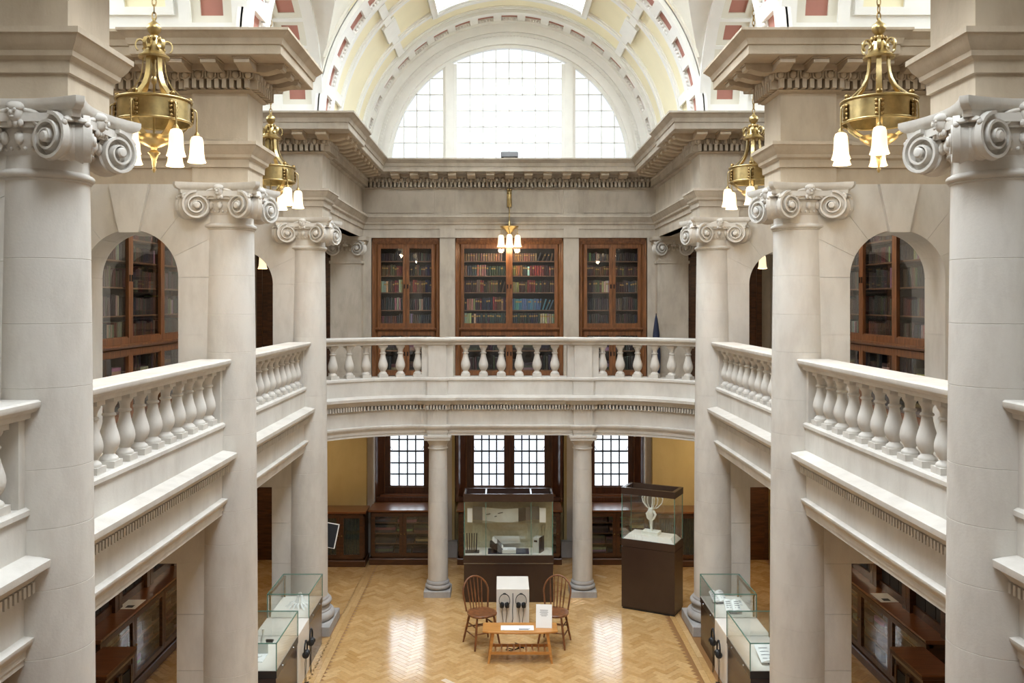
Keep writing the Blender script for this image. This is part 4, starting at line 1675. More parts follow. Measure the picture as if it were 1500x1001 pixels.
rb = random.Random(5)
BY = 16.93
cases = [('wide glazed oak bookcase in the middle of the end gallery', 0.0, 2.06, 'wide middle bookcase', 'mid'),
         ('narrow glazed oak bookcase on the end gallery, monitor stand side', -1.97, 1.30, 'narrow bookcase, monitor stand side', 'l'),
         ('narrow glazed oak bookcase on the end gallery beside the furled navy banner', 1.97, 1.30, 'narrow bookcase beside the navy banner', 'r')]
for lab, xc, wid, cname, key in cases:
    t = bookcase(lab, (xc, BY, 3.27), 0, wid - 0.01, 2, 'end gallery bookcases')
    W = wid / 2
    folios(t, W, 2, rb)
    dw = (2 * W - 0.2) / 2
    rest = Rows()
    for row in range(5):
        for door in (0, 1):
            xa = -W + 0.1 + door * dw + 0.03
            xb = xa + dw - 0.06
            if key == 'mid':
                spec = MIDSPEC[row][door]
            else:
                spec = random_spec(rb, 12, min(0.27, SH[row + 1] - SH[row] - 0.06))
            gap = 0.0
            if key == 'mid' and row == 4:
                xb -= 0.10 if door == 0 else 0.0
            indiv = key == 'mid' or row in (2, 3)
            for x, w, h, col, lean in fill_row(xa, xb, spec, rb):
                if indiv:
                    st = ', leaning,' if lean else ''
                    put_book(xc + x, BY + 0.20, SH[row] + 0.001 + (w * 0.4 * math.sin(lean) if lean else 0), w * (0.75 if lean else 1), h, col, lean,
                             '%s book%s on the %s shelf of the %s' % (col, st, BW_ROW[row], cname), '%s%s books on the %s shelf, %s' % ('leaning ' if lean else '', col, BW_ROW[row], cname), rb)
                else:
                    rest.put(x, 0.2, SH[row] - 3.27, w, 0.2, h, col, lean, rb)
    if rest.c:
        rest.obj('book_rows', t)

# aisle bookcases behind the arches
for sd in (-1, 1):
    side_n = 'paper sculpture side' if sd < 0 else 'open books side'
    t = bookcase('three door oak bookcase in the gallery aisle seen through the arch, ' + side_n, (sd * 4.59, 11.21, 3.27), -sd * PI / 2, 3.2, 3 if True else 3, 'aisle bookcases')
    W = 1.6
    folios(t, W, 3, rb)
    rest = Rows()
    dw = (2 * W - 0.2) / 3
    for row in range(5):
        for door in range(3):
            xa = -W + 0.1 + door * dw + 0.04
            for x, w, h, col, lean in fill_row(xa, xa + dw - 0.08, random_spec(rb, 20, min(0.27, SH[row + 1] - SH[row] - 0.05)), rb):
                rest.put(x, 0.2, SH[row] - 3.27, w, 0.2, h, col, lean, rb)
    rest.obj('book_rows', t)
    # tall dark door at the end of the aisle
    dd = thing('panelled_door', 'tall dark oak panelled door at the gallery aisle end, %s' % ('monitor stand side' if sd < 0 else 'navy banner side'), 'door', (sd * 4.05, ENDY - 0.012, 3.27))
    MB().box(-0.62, 0.62, -0.05, 0.01, 0, 2.35).obj('leaf', 'wood_dark', dd)
    for x in (-0.3, 0.3):
        for za, zb in ((0.15, 0.95), (1.08, 2.2)):
            MB().box(x - 0.22, x + 0.22, -0.07, -0.05, za, zb).obj('panel', 'wood_dark', dd)
    MB().box(-0.72, -0.62, -0.08, 0.0, 0, 2.45).box(0.62, 0.72, -0.08, 0.0, 0, 2.45).box(-0.72, 0.72, -0.08, 0.0, 2.35, 2.45).obj('door_frame', 'wood_dark', dd)
    d2 = thing('panelled_door', 'dark oak panelled door at the ground aisle end, %s' % ('monitor stand side' if sd < 0 else 'white sculpture side'), 'door', (sd * 4.25, 16.488, 0))
    MB().box(-0.55, 0.55, -0.05, 0.01, 0, 2.05).obj('leaf', 'wood_dark', d2)
    for x in (-0.27, 0.27):
        for za, zb in ((0.15, 0.85), (0.98, 1.92)):
            MB().box(x - 0.2, x + 0.2, -0.07, -0.05, za, zb).obj('panel', 'wood_dark', d2)

# ------------------------------------------------------------------ low oak cabinets
def cabinet(label, loc, rz, width, depth, ndoor, group, curtain=False, H=1.0, rnd=random.Random(9)):
    t = thing('cabinet', label, 'cabinet', loc, rz, group)
    W = width / 2
    b = MB()
    b.box(-W + 0.02, -W + 0.05, 0.03, depth, 0.1, H - 0.04)
    b.box(W - 0.05, W - 0.02, 0.03, depth, 0.1, H - 0.04)
    b.box(-W + 0.02, W - 0.02, depth - 0.03, depth, 0.1, H - 0.04)
    b.box(-W + 0.02, W - 0.02, 0.03, depth, 0.1, 0.16)
    b.box(-W + 0.02, W - 0.02, 0.03, 0.07, H - 0.10, H - 0.04)
    b.obj('carcase', 'wood_dark', t)
    MB().prism([(-0.01, 0), (-0.01, 0.10), (0.0, 0.115), (0.02, 0.12), (depth, 0.12), (depth, 0)], -W, W, 'yz').obj('skirting', 'wood_dark', t)
    MB().prism([(-0.03, H), (-0.03, H - 0.025), (-0.01, H - 0.045), (depth, H - 0.045), (depth, H)], -W - 0.01, W + 0.01, 'yz').obj('worktop', 'wood_top', t)
    MB().box(-W + 0.05, W - 0.05, depth - 0.04, depth - 0.03, 0.16, H - 0.05).obj('back_panel', 'inside', t)
    dw = (2 * W - 0.08) / ndoor
    for i in range(ndoor):
        xa = -W + 0.04 + i * dw
        za, zb, f = 0.15, H - 0.06, 0.065
        dm = MB()
        dm.box(xa + 0.002, xa + f, 0.0, 0.04, za, zb)
        dm.box(xa + dw - f, xa + dw - 0.002, 0.0, 0.04, za, zb)
        dm.box(xa + f, xa + dw - f, 0.0, 0.04, za, za + f)
        dm.box(xa + f, xa + dw - f, 0.0, 0.04, zb - f, zb)
        do = dm.obj('door', 'wood_dark', t)
        MB().box(xa + f, xa + dw - f, 0.018, 0.022, za + f, zb - f).obj('pane', 'glass', do)
        kx = xa + (dw - f / 2 if i % 2 == 0 else f / 2)
        MB().sphere((kx, -0.008, 0.56), 0.013, 8, 6).obj('knob', 'brass_old', do, 60)
        if curtain:
            c = MB()
            n = 40
            ring = []
            for z in (za + f, zb - f):
                ring.append([(xa + f + (dw - 2 * f) * q / n, 0.045 + 0.012 * math.sin(q * 1.25), z) for q in range(n + 1)])
            v = ring[0] + ring[1]
            c.add(v, [(q, q + 1, n + 2 + q, n + 1 + q) for q in range(n)])
            c.obj('curtain', 'curtain', do, 60)
    if not curtain:
        r = Rows()
        for k in range(4):
            z = 0.18 + k * 0.19
            MB().box(-W + 0.05, W - 0.05, 0.07, depth - 0.03, z - 0.012, z).obj('shelf', 'shelf', t)
            x = -W + 0.08
            while x < W - 0.3:
                L = rnd.uniform(0.28, 0.40)
                zz = z
                for q in range(rnd.choice((2, 3))):
                    hh = rnd.uniform(0.03, 0.05)
                    r.put(x + L / 2, 0.2, zz, L, 0.22, hh, rnd.choice(('brown', 'tan', 'slate', 'navy', 'cream', 'maroon', 'slate', 'dark green')), 0, rnd)
                    zz += hh + 0.001
                x += L + 0.03
        r.obj('portfolio_stacks', t)
    return t


g_ = 'low oak cabinets along the ground floor walls'
cabinet('low oak cabinet under the sash window near the monitor stand', (-1.94, 16.13, 0), 0, 1.22, 0.60, 2, g_)
cabinet('low oak cabinet under the two light window behind the wide glass case', (0.0, 16.13, 0), 0, 1.90, 0.60, 3, g_)
cabinet('low oak cabinet under the sash window behind the white sculpture case', (1.94, 16.13, 0), 0, 1.22, 0.60, 2, g_)
cabinet('low oak cupboard with green curtained doors behind the monitor', (-3.06, 16.0, 0), 0, 0.92, 0.48, 2, 'curtained oak cupboards', True)
cabinet('low oak cupboard with green curtained doors behind the white sculpture case', (3.06, 16.0, 0), 0, 0.92, 0.48, 2, 'curtained oak cupboards', True)
for sd in (-1, 1):
    sn = 'paper sculpture side' if sd < 0 else 'open books side'
    cabinet('long low glazed oak cabinet in the ground aisle, ' + sn, (sd * 4.64, 11.38, 0), -sd * PI / 2, 2.9, 0.30, 3, 'long aisle cabinets')
    t = thing('window_panelling', 'oak framed dark window panels above the long aisle cabinet, ' + sn, 'panelling', (sd * 4.95, 11.38, 1.0), -sd * PI / 2)
    for i in range(3):
        xa = -1.45 + i * 0.97
        m = MB()
        m.box(xa, xa + 0.1, -0.12, 0, 0, 1.5)
        m.box(xa + 0.86, xa + 0.96, -0.12, 0, 0, 1.5)
        m.box(xa + 0.1, xa + 0.86, -0.08, 0, 0, 0.1)
        m.box(xa + 0.1, xa + 0.86, -0.08, 0, 0.62, 0.68)
        fo = m.obj('casing', 'wood_dark', t)
        for q in range(3):
            MB().box(xa + 0.1 + q * 0.253 + 0.01, xa + 0.1 + (q + 1) * 0.253 - 0.01, -0.05, -0.04, 0.1, 0.62).obj('pane', 'inside', fo)
    # paper sheet lying on the worktop
    p = MB().box(-0.12, 0.12, -0.17, 0.17, 0, 0.004).obj('info_sheet', 'paper', None, loc=(sd * 4.77, 11.35 if sd > 0 else 11.1, 1.001), label='white printed sheet lying on the long aisle cabinet, ' + sn, cat='paper')
    MB().box(-0.07 if sd > 0 else -0.02, 0.02 if sd > 0 else 0.07, -0.13, -0.04, 0.004, 0.0045).obj('print', 'leadcol', p)
    # dark pedestal cabinet
    t = thing('pedestal_cabinet', 'small dark oak pedestal cabinet with moulded top, ' + sn, 'cabinet', (sd * 4.32, 9.375, 0))
    MB().box(-0.14, 0.14, -0.33, 0.33, 0, 0.9).obj('body', 'wood_dark', t)
    MB().sweep([(0, 0.88), (0.02, 0.90), (0.03, 0.94), (0.045, 0.95), (0.045, 0.985), (-0.02, 0.985), (-0.02, 0.88)], [(-0.14, -0.33), (0.14, -0.33), (0.14, 0.33), (-0.14, 0.33)], True).obj('moulding', 'wood_dark', t, 25)
    MB().box(-0.185, 0.185, -0.375, 0.375, 0.985, 1.0).obj('top', 'wood_top', t)
    s_ = -sd
    for q in (-1, 1):
        a, c = sorted((s_ * 0.14, s_ * 0.155))
        MB().box(a, c, q * 0.155 - 0.11, q * 0.155 + 0.11, 0.18, 0.80).obj('side_panel', 'inside', t)
        a, c = sorted((s_ * 0.14, s_ * 0.165))
        MB().box(a, c, q * 0.155 - 0.15, q * 0.155 - 0.11, 0.14, 0.84).box(a, c, q * 0.155 + 0.11, q * 0.155 + 0.15, 0.14, 0.84).obj('side_stile', 'wood_dark', t)


# ------------------------------------------------------------------ glass boxes
def glass_box(t, x0, x1, y0, y1, z0, z1, top=True, edges=True):
    th = 0.008
    MB().box(x0, x1, y0, y0 + th, z0, z1).obj('glass_side', 'case_glass', t)
    MB().box(x0, x1, y1 - th, y1, z0, z1).obj('glass_side', 'case_glass', t)
    MB().box(x0, x0 + th, y0 + th, y1 - th, z0, z1).obj('glass_side', 'case_glass', t)
    MB().box(x1 - th, x1, y0 + th, y1 - th, z0, z1).obj('glass_side', 'case_glass', t)
    if top:
        MB().box(x0, x1, y0, y1, z1, z1 + th).obj('glass_top', 'case_glass', t)
    if edges:
        e = MB()
        q = 0.005
        for x in (x0, x1):
            for y in (y0, y1):
                e.box(x - q, x + q, y - q, y + q, z0, z1 + th)
        if top:
            for y in (y0, y1):
                e.box(x0 - q, x1 + q, y - q, y + q, z1, z1 + th + 0.002)
            for x in (x0, x1):
                e.box(x - q, x + q, y0, y1, z1, z1 + th + 0.002)
        e.obj('glass_edge', 'glass_edge', t)


# wide case between the slender columns
wc = thing('display_case', 'wide dark display case with lit glass front between the slender columns', 'display case', (-0.03, 14.12, 0), group='display cases')
W, D = 0.72, 0.46
MB().box(-W + 0.01, W - 0.01, 0.01, D - 0.01, 0.0, 0.615).obj('base', 'brown', wc)
MB().box(-W, W, 0.0, D, 0.625, 0.745).obj('lower_rail', 'brown', wc)
MB().box(-W + 0.005, W - 0.005, 0.004, D, 0.613, 0.627).obj('trim_strip', 'steel', wc)
MB().box(-W + 0.02, W - 0.02, 0.02, D - 0.02, 0.745, 0.755).obj('deck', 'white_lam', wc)
MB().box(-W + 0.02, W - 0.02, D - 0.03, D - 0.02, 0.755, 1.60).obj('back_panel', 'backing', wc)
m = MB()
m.box(-W, W, 0.0, 0.02, 1.60, 1.725).box(-W, W, D - 0.02, D, 1.60, 1.725).box(-W, -W + 0.02, 0.02, D - 0.02, 1.60, 1.725).box(W - 0.02, W, 0.02, D - 0.02, 1.60, 1.725)
m.obj('lid_frame', 'brown', wc)
MB().box(-W + 0.02, W - 0.02, 0.02, D - 0.02, 1.62, 1.63).obj('lid_floor', 'navy', wc)
for x in (-W + 0.03, -0.36, 0.36, W - 0.03):
    MB().box(x - 0.012, x + 0.012, 0.02, D - 0.02, 1.69, 1.72).obj('lid_bar', 'steel', wc)
glass_box(wc, -W + 0.02, W - 0.02, 0.01, D - 0.03, 0.75, 1.60, False, False)
for x in (-0.36, 0.36):
    MB().box(x - 0.004, x + 0.004, 0.006, 0.012, 0.75, 1.60).obj('glass_joint', 'glass_edge', wc)
MB().box(-W + 0.012, -W + 0.024, 0.004, 0.014, 0.745, 1.60).box(W - 0.024, W - 0.012, 0.004, 0.014, 0.745, 1.60).obj('glass_edge', 'glass_edge', wc)
MB().box(-0.62, 0.60, 0.10, 0.34, 1.235, 1.243).obj('glass_shelf', 'case_glass', wc)


def in_case(name, mb, mat, label, cat='exhibit', smooth=None):
    return mb.obj(name, mat, None, smooth, label=label, cat=cat, loc=(-0.03, 14.12, 0))


# concertina book standing in a wave on the glass shelf
def wave(a, b, z0, z1, n=24, thick=0.006, ph=0.0):
    m = MB()
    rings = []
    for i in range(n + 1):
        x = a + (b - a) * i / n
        y = 0.22 - 0.09 * math.cos((x + 0.05) * 5.2)
        rings.append([(x, y, z0), (x, y + thick, z0), (x, y + thick, z1), (x, y, z1)])
    return m.loft(rings)


cb = thing('concertina_book', 'long concertina art book unfolded in a wave on the glass shelf', 'book', (-0.03, 14.12, 1.244))
for a, b_, mat, nm in ((-0.66, -0.58, 'paper', 'cover'), (-0.58, -0.42, 'grey', 'picture_page'), (-0.42, 0.16, 'grey_card', 'pale_page'), (0.16, 0.28, 'brown2', 'dark_page'), (0.28, 0.50, 'grey', 'picture_page'), (0.50, 0.60, 'paper', 'cover')):
    if nm == 'cover':
        MB().box(a, b_, 0.13, 0.155, 0, 0.225).obj(nm, mat, cb)
    else:
        wave(a, b_, 0.0, 0.215).obj(nm, mat, cb, 40)
for (x, z, rw) in ((-0.30, 0.12, 0.12), (-0.12, 0.15, 0.10), (-0.2, 0.09, 0.05)):
    y = 0.22 - 0.09 * math.cos((x + 0.05) * 5.2) - 0.003
    MB().cbox((x, y, z), (rw, 0.002, 0.012), 0, ry=-0.2).obj('drawn_line', 'black', cb)
MB().box(-0.33, 0.33, 0.05, 0.36, 0.756, 0.762).obj('cloth_mat', 'navy', None, label='dark navy cloth mat under the open book in the wide case', cat='mat', loc=(-0.03, 14.12, 0))
ob = thing('open_book', 'open white book box with tilted page on the navy mat', 'book', (-0.03, 14.12, 0.763))
MB().prism([(-0.17, 0.16), (-0.30, 0.14), (-0.30, 0.10), (-0.10, 0.0), (-0.06, 0.0), (-0.06, 0.03)], 0.06, 0.30).obj('left_cover', 'brown2', ob)
MB().prism([(-0.26, 0.20), (-0.10, 0.055), (-0.085, 0.065), (-0.24, 0.215)], 0.08, 0.29).obj('left_page', 'paper', ob)
MB().box(-0.10, 0.12, 0.05, 0.20, 0.0, 0.055).obj('page_block', 'grey_card', ob)
MB().box(-0.10, 0.12, 0.05, 0.20, 0.055, 0.06).obj('title_page', 'paper', ob)
MB().box(-0.02, 0.09, 0.075, 0.082, 0.0602, 0.0606).box(-0.01, 0.08, 0.09, 0.095, 0.0602, 0.0606).obj('print_line', 'leadcol', ob)
MB().prism([(-0.24, 0.215), (0.17, 0.215), (0.20, 0.10), (-0.10, 0.09)], 0.30, 0.31).obj('raised_page', 'grey_card', ob)
sc = thing('slipcase', 'white slipcase with black strap standing in the wide case', 'box', (-0.03, 14.12, 0.756))
MB().cbox((0.47, 0.18, 0.12), (0.10, 0.16, 0.24), R(-25)).obj('shell', 'grey_card', sc)
MB().cbox((0.535, 0.175, 0.122), (0.016, 0.165, 0.245), R(-25)).obj('strap', 'black', sc)
MB().cbox((0.435, 0.105, 0.19), (0.055, 0.003, 0.03), R(-25)).obj('label_plate', 'black', sc)
st = thing('dark_stand', 'group of dark slender rods standing in the wide case corner', 'exhibit', (-0.03, 14.12, 0.756))
for k in range(5):
    MB().tube([(-0.66 + 0.035 * k, 0.16 + 0.03 * (k % 2), 0.0), (-0.67 + 0.04 * k, 0.18, 0.30)], 0.009, 8).obj('rod', 'brown2', st)
MB().box(-0.69, -0.47, 0.10, 0.25, 0.0, 0.012).obj('foot', 'black', st)

# freestanding case with white branching sculpture
FA = math.atan2(-0.392, 0.756)
fc = thing('display_case', 'tall dark display case with glass top box holding a white branching sculpture', 'display case', (2.213, 13.86, 0), FA, 'display cases')
# footprint corners measured on the floor: front edge 0.85, side 0.44
W, D = 0.425, 0.22
oy = 0.0
MB().box(-W + 0.01, W - 0.01, -D + 0.01, D - 0.01, 0.0, 0.03).obj('foot', 'black', fc)
MB().box(-W, W, -D, D, 0.03, 0.97).obj('base', 'brown', fc)
MB().box(-W, W, -D, D, 0.975, 1.09).obj('upper_base', 'brown', fc)
m = MB()
m.box(-W - 0.005, W + 0.005, -D - 0.005, -D + 0.04, 1.79, 1.89).box(-W - 0.005, W + 0.005, D - 0.04, D + 0.005, 1.79, 1.89)
m.box(-W - 0.005, -W + 0.05, -D + 0.04, D - 0.04, 1.79, 1.89).box(W - 0.05, W + 0.005, -D + 0.04, D - 0.04, 1.79, 1.89)
m.obj('lid_frame', 'brown', fc)
MB().box(-W + 0.04, W - 0.04, -D + 0.03, D - 0.03, 1.84, 1.85).obj('lid_glass', 'case_glass', fc)
glass_box(fc, -W + 0.005, W - 0.005, -D + 0.005, D - 0.005, 1.09, 1.80, False)
MB().loft([[(-W + 0.02, -D + 0.02, 1.09), (W - 0.02, -D + 0.02, 1.09), (W - 0.02, D - 0.02, 1.09), (-W + 0.02, D - 0.02, 1.09)],
           [(-W + 0.09, -D + 0.07, 1.16), (W - 0.09, -D + 0.07, 1.16), (W - 0.09, D - 0.07, 1.16), (-W + 0.09, D - 0.07, 1.16)]]).obj('stepped_deck', 'white_lam', fc)
sp = thing('white_sculpture', 'white sculpture of a figure whose raised arms branch into curved ribs', 'sculpture', (2.20, 13.86, 1.161), FA)
MB().cbox((0, 0, 0.025), (0.26, 0.18, 0.05)).obj('block', 'plasterw', sp)
fig = MB()
fig.tube([(0.0, 0, 0.045), (0.0, 0, 0.10), (-0.005, 0, 0.20), (-0.012, 0, 0.27), (-0.012, 0, 0.32), (-0.008, 0, 0.37), (0.0, 0, 0.40)], [0.02, 0.018, 0.028, 0.042, 0.05, 0.045, 0.03], 12)
for s in (-1, 1):
    fig.tube([(s * 0.03, 0, 0.36), (s * 0.07, -0.01, 0.31), (s * 0.05, -0.03, 0.25), (s * 0.02, -0.03, 0.22)], [0.022, 0.02, 0.016, 0.01], 8)
fig.obj('figure', 'plasterw', sp, 60)
for k in range(7):
    a = -1.0 + k / 3.0
    yo = 0.05 * math.cos(k * 2.1)
    pts = [(0, 0, 0.38), (a * 0.09, yo * 0.5, 0.41), (a * 0.155, yo, 0.48), (a * 0.17, yo, 0.55), (a * 0.13, yo * 0.8, 0.61)]
    pp = []
    for i in range(len(pts) - 1):
        for q in range(4):
            t = q / 4
            pp.append(tuple(pts[i][j] * (1 - t) + pts[i + 1][j] * t for j in range(3)))
    pp.append(pts[-1])
    MB().tube(pp, 0.0085, 8).obj('rib', 'plasterw', sp, 60)


# long low cases beside the columns
def long_case(label, sd, y0, y1, zt=0.67, zg=0.97):
    """inner face at |x| = 2.64, 0.55 deep"""
    w = 0.55
    t = thing('display_case', label, 'display case', (sd * (2.64 + w / 2), (y0 + y1) / 2, 0), group='display cases')
    L = (y1 - y0) / 2
    h = w / 2
    MB().box(-h + 0.01, h - 0.01, -L + 0.01, L - 0.01, 0, zt - 0.09).obj('base', 'brown', t)
    MB().box(-h, h, -L, L, zt - 0.085, zt - 0.005).obj('upper_rail', 'brown2', t)
    MB().box(-h + 0.005, h - 0.005, -L + 0.005, L - 0.005, zt - 0.005, zt).obj('deck', 'white_lam', t)
    glass_box(t, -h + 0.004, h - 0.004, -L + 0.004, L - 0.004, zt, zg)
    s = -sd
    for q in (-0.5, 0.5):
        MB().sphere((s * (h + 0.002), q * L, zt - 0.045), 0.012, 8, 6).obj('lock', 'steel', t)
    MB().box(-s * (h - 0.03) - 0.01, -s * (h - 0.03) + 0.01, -L + 0.02, L - 0.02, zg - 0.03, zg - 0.008).obj('light_bar', 'brass_old', t)
    MB().box(-s * (h - 0.03) - 0.01, -s * (h - 0.03) + 0.01, L - 0.05, L - 0.03, zt, zg - 0.03).box(-s * (h - 0.03) - 0.01, -s * (h - 0.03) + 0.01, -L + 0.03, -L + 0.05, zt, zg - 0.03).obj('light_post', 'brass_old', t)
    return t


long_case('low glass topped case with white cut paper sculpture', -1, 11.56, 12.42)
long_case('low glass topped case with small white objects', -1, 9.9, 10.94)
long_case('low glass topped case with open books beside the column base', 1, 11.56, 12.42)
long_case('low glass topped case with a large picture book', 1, 9.9, 10.94)


def headphones(label, loc, rz, tilt=0.0, cable=0.42):
    """hangs in its local xz plane, cable falling below"""
    t = thing('headphones', label, 'headphones', loc, rz)
    pts = [(0.078 * math.cos(a), 0, 0.10 + 0.095 * math.sin(a)) for a in [R(-35) + R(250) * i / 18 for i in range(19)]]
    MB().ribbon(pts, 0.02, 0.008, (0, 1, 0)).obj('headband', 'black', t, 50)
    MB().sphere((0, 0, 0.198), 0.018, 8, 6, (1.4, 0.9, 0.7)).obj('hook_pad', 'black', t, 60)
    for s in (-1, 1):
        c = MB().lathe([(0.012, -0.026), (0.038, -0.022), (0.044, 0.0), (0.04, 0.018), (0.02, 0.024)], 16)
        c.xf(Matrix.Translation((s * 0.038, -0.005, 0.035)) @ Matrix.Rotation(s * R(75), 4, 'Y') @ Matrix.Rotation(R(20), 4, 'X'))
        c.obj('ear_cup', 'black', t, 50)
    if cable:
        cp_ = [(0.03, 0.0, 0.01), (0.035, 0.004, -0.08), (0.02, 0.006, -0.2), (0.03, 0.004, -0.3), (0.01, 0.0, -cable)]
        MB().tube(cp_, 0.004, 6).obj('cable', 'iron', t, 60)
        MB().tube([(-x, y, z) for x, y, z in cp_], 0.004, 6).obj('cable', 'iron', t, 60)
    return t


for sd in (-1, 1):
    sn = 'paper sculpture side' if sd < 0 else 'open books side'
    t = thing('white_plinth', 'white laminate plinth between the two low glass cases, ' + sn, 'plinth', (sd * (2.64 + 0.275), 11.25, 0))
    MB().bbox(-0.275, 0.275, -0.30, 0.30, 0, 0.67, 0.004).obj('body', 'white_lam', t)
    for k, (y, z) in enumerate(((11.42, 0.44), (11.12, 0.40))):
        headphones('black headphones hung on the white plinth %s, %s' % ('nearer the column base' if k == 0 else 'nearer the large case', sn), (sd * 2.585, y, z - 0.06), -sd * PI / 2, cable=0.36)
    cp_ = [(sd * 2.60, 11.1, 0.02)]
    rr = random.Random(4 + sd)
    for i in range(14):
        cp_.append((sd * (2.56 - 0.012 * i + 0.05 * math.sin(i * 1.3)), 11.1 + 0.06 * math.cos(i * 1.9) - 0.015 * i, 0.006))
    MB().tube(cp_, 0.005, 6).obj('floor_cable', 'iron', None, 60, label='thin black cable curled on the floor by the white plinth, ' + sn, cat='cable')

# contents of the low cases
ps = thing('paper_sculpture', 'white cut paper sculpture like a folded tent with fringes', 'sculpture', (-2.86, 12.0, 0.671))
r_ = random.Random(8)
for k in range(4):
    a = k * PI / 2 + 0.4
    MB().add([(0, 0, 0.19), (0.10 * math.cos(a), 0.10 * math.sin(a), 0.0), (0.10 * math.cos(a + 1.2), 0.10 * math.sin(a + 1.2), 0.0), (0.02 * math.cos(a + 0.6), 0.02 * math.sin(a + 0.6), 0.185)], [(0, 1, 2, 3)]).obj('folded_sheet', 'paper', ps)
for k in range(16):
    a = 2 * PI * k / 16
    l = r_.uniform(0.15, 0.22)
    MB().ribbon([(0.07 * math.cos(a), 0.07 * math.sin(a), 0.06), (0.12 * math.cos(a), 0.12 * math.sin(a), 0.05), (l * math.cos(a + 0.1), l * math.sin(a + 0.1), 0.006)], 0.018, 0.003, (-math.sin(a), math.cos(a), 0)).obj('paper_strip', 'paper', ps)
t = thing('white_vessel', 'small white bottle shaped object in the low glass case', 'exhibit', (-2.98, 10.6, 0.671))
MB().lathe([(0.03, 0), (0.034, 0.03), (0.028, 0.09), (0.012, 0.14), (0.012, 0.20), (0.016, 0.21)], 16).obj('body', 'plasterw', t, 50)
MB().box(-2.99, -2.90, 10.72, 10.78, 0.671, 0.69).obj('black_tag', 'black', None, label='small black tag beside the white bottle shaped object', cat='tag')
t = thing('white_box_frame', 'white open box frame in the low glass case', 'exhibit', (-2.98, 10.25, 0.671))
MB().box(-0.12, 0.12, -0.12, 0.12, 0, 0.01).obj('tray', 'paper', t)
MB().box(-0.12, 0.12, 0.11, 0.12, 0.01, 0.13).obj('back_card', 'grey_card', t)
for k in range(3):
    MB().cbox((-0.05 + 0.05 * k, -0.03 + 0.02 * k, 0.02), (0.05, 0.035, 0.02), 0.4 * k).obj('folded_piece', 'paper', t)


def open_book(label, loc, rz, w=0.2, d=0.16, tilt=0.3, cradle=True):
    t = thing('open_book', label, 'book', loc, rz)
    if cradle:
        MB().prism([(-d / 2, 0.0), (d / 2, 0.0), (d / 2, 0.11), (-d / 2, 0.03)], -w * 0.45, w * 0.45, 'yz').obj('cradle', 'grey', t)
    h0, h1 = (0.03, 0.11) if cradle else (0.0, 0.0)
    for s in (-1, 1):
        n = 6
        rings = []
        for i in range(n + 1):
            x = s * w * i / n
            b = 0.022 * math.sin(PI * min(1, i / n * 0.95 + 0.05))
            rings.append([(x, -d / 2 - 0.01, h0 + 0.002), (x, d / 2 + 0.01, h1 + 0.002), (x, d / 2 + 0.01, h1 + 0.008 + b), (x, -d / 2 - 0.01, h0 + 0.008 + b)])
        MB().loft(rings).obj('page_block', 'paper', t, 40)
    m = MB()
    for s in (-1, 1):
        for q in range(4):
            y = -d / 2 + 0.03 + q * d / 5
            z = h0 + (h1 - h0) * (y + d / 2) / d + 0.031
            m.cbox((s * w * 0.55, y, z), (w * 0.6, 0.006, 0.001), 0, rx=math.atan2(h1 - h0, d))
    m.obj('print_line', 'leadcol', t, kind='stuff')
    return t


open_book('open book on a grey cradle at the far end of the low case', (2.83, 12.16, 0.671), R(8), 0.10, 0.16)
open_book('open book lying flat behind the cradled books', (3.05, 12.1, 0.671), R(-6), 0.09, 0.12, cradle=False)
open_book('open book on a grey cradle at the near end of the low case', (2.93, 11.78, 0.671), R(-4), 0.10, 0.17)
open_book('large picture book open on a cradle in the low case nearest the dark cabinets', (2.98, 10.2, 0.671), R(0), 0.17, 0.3)

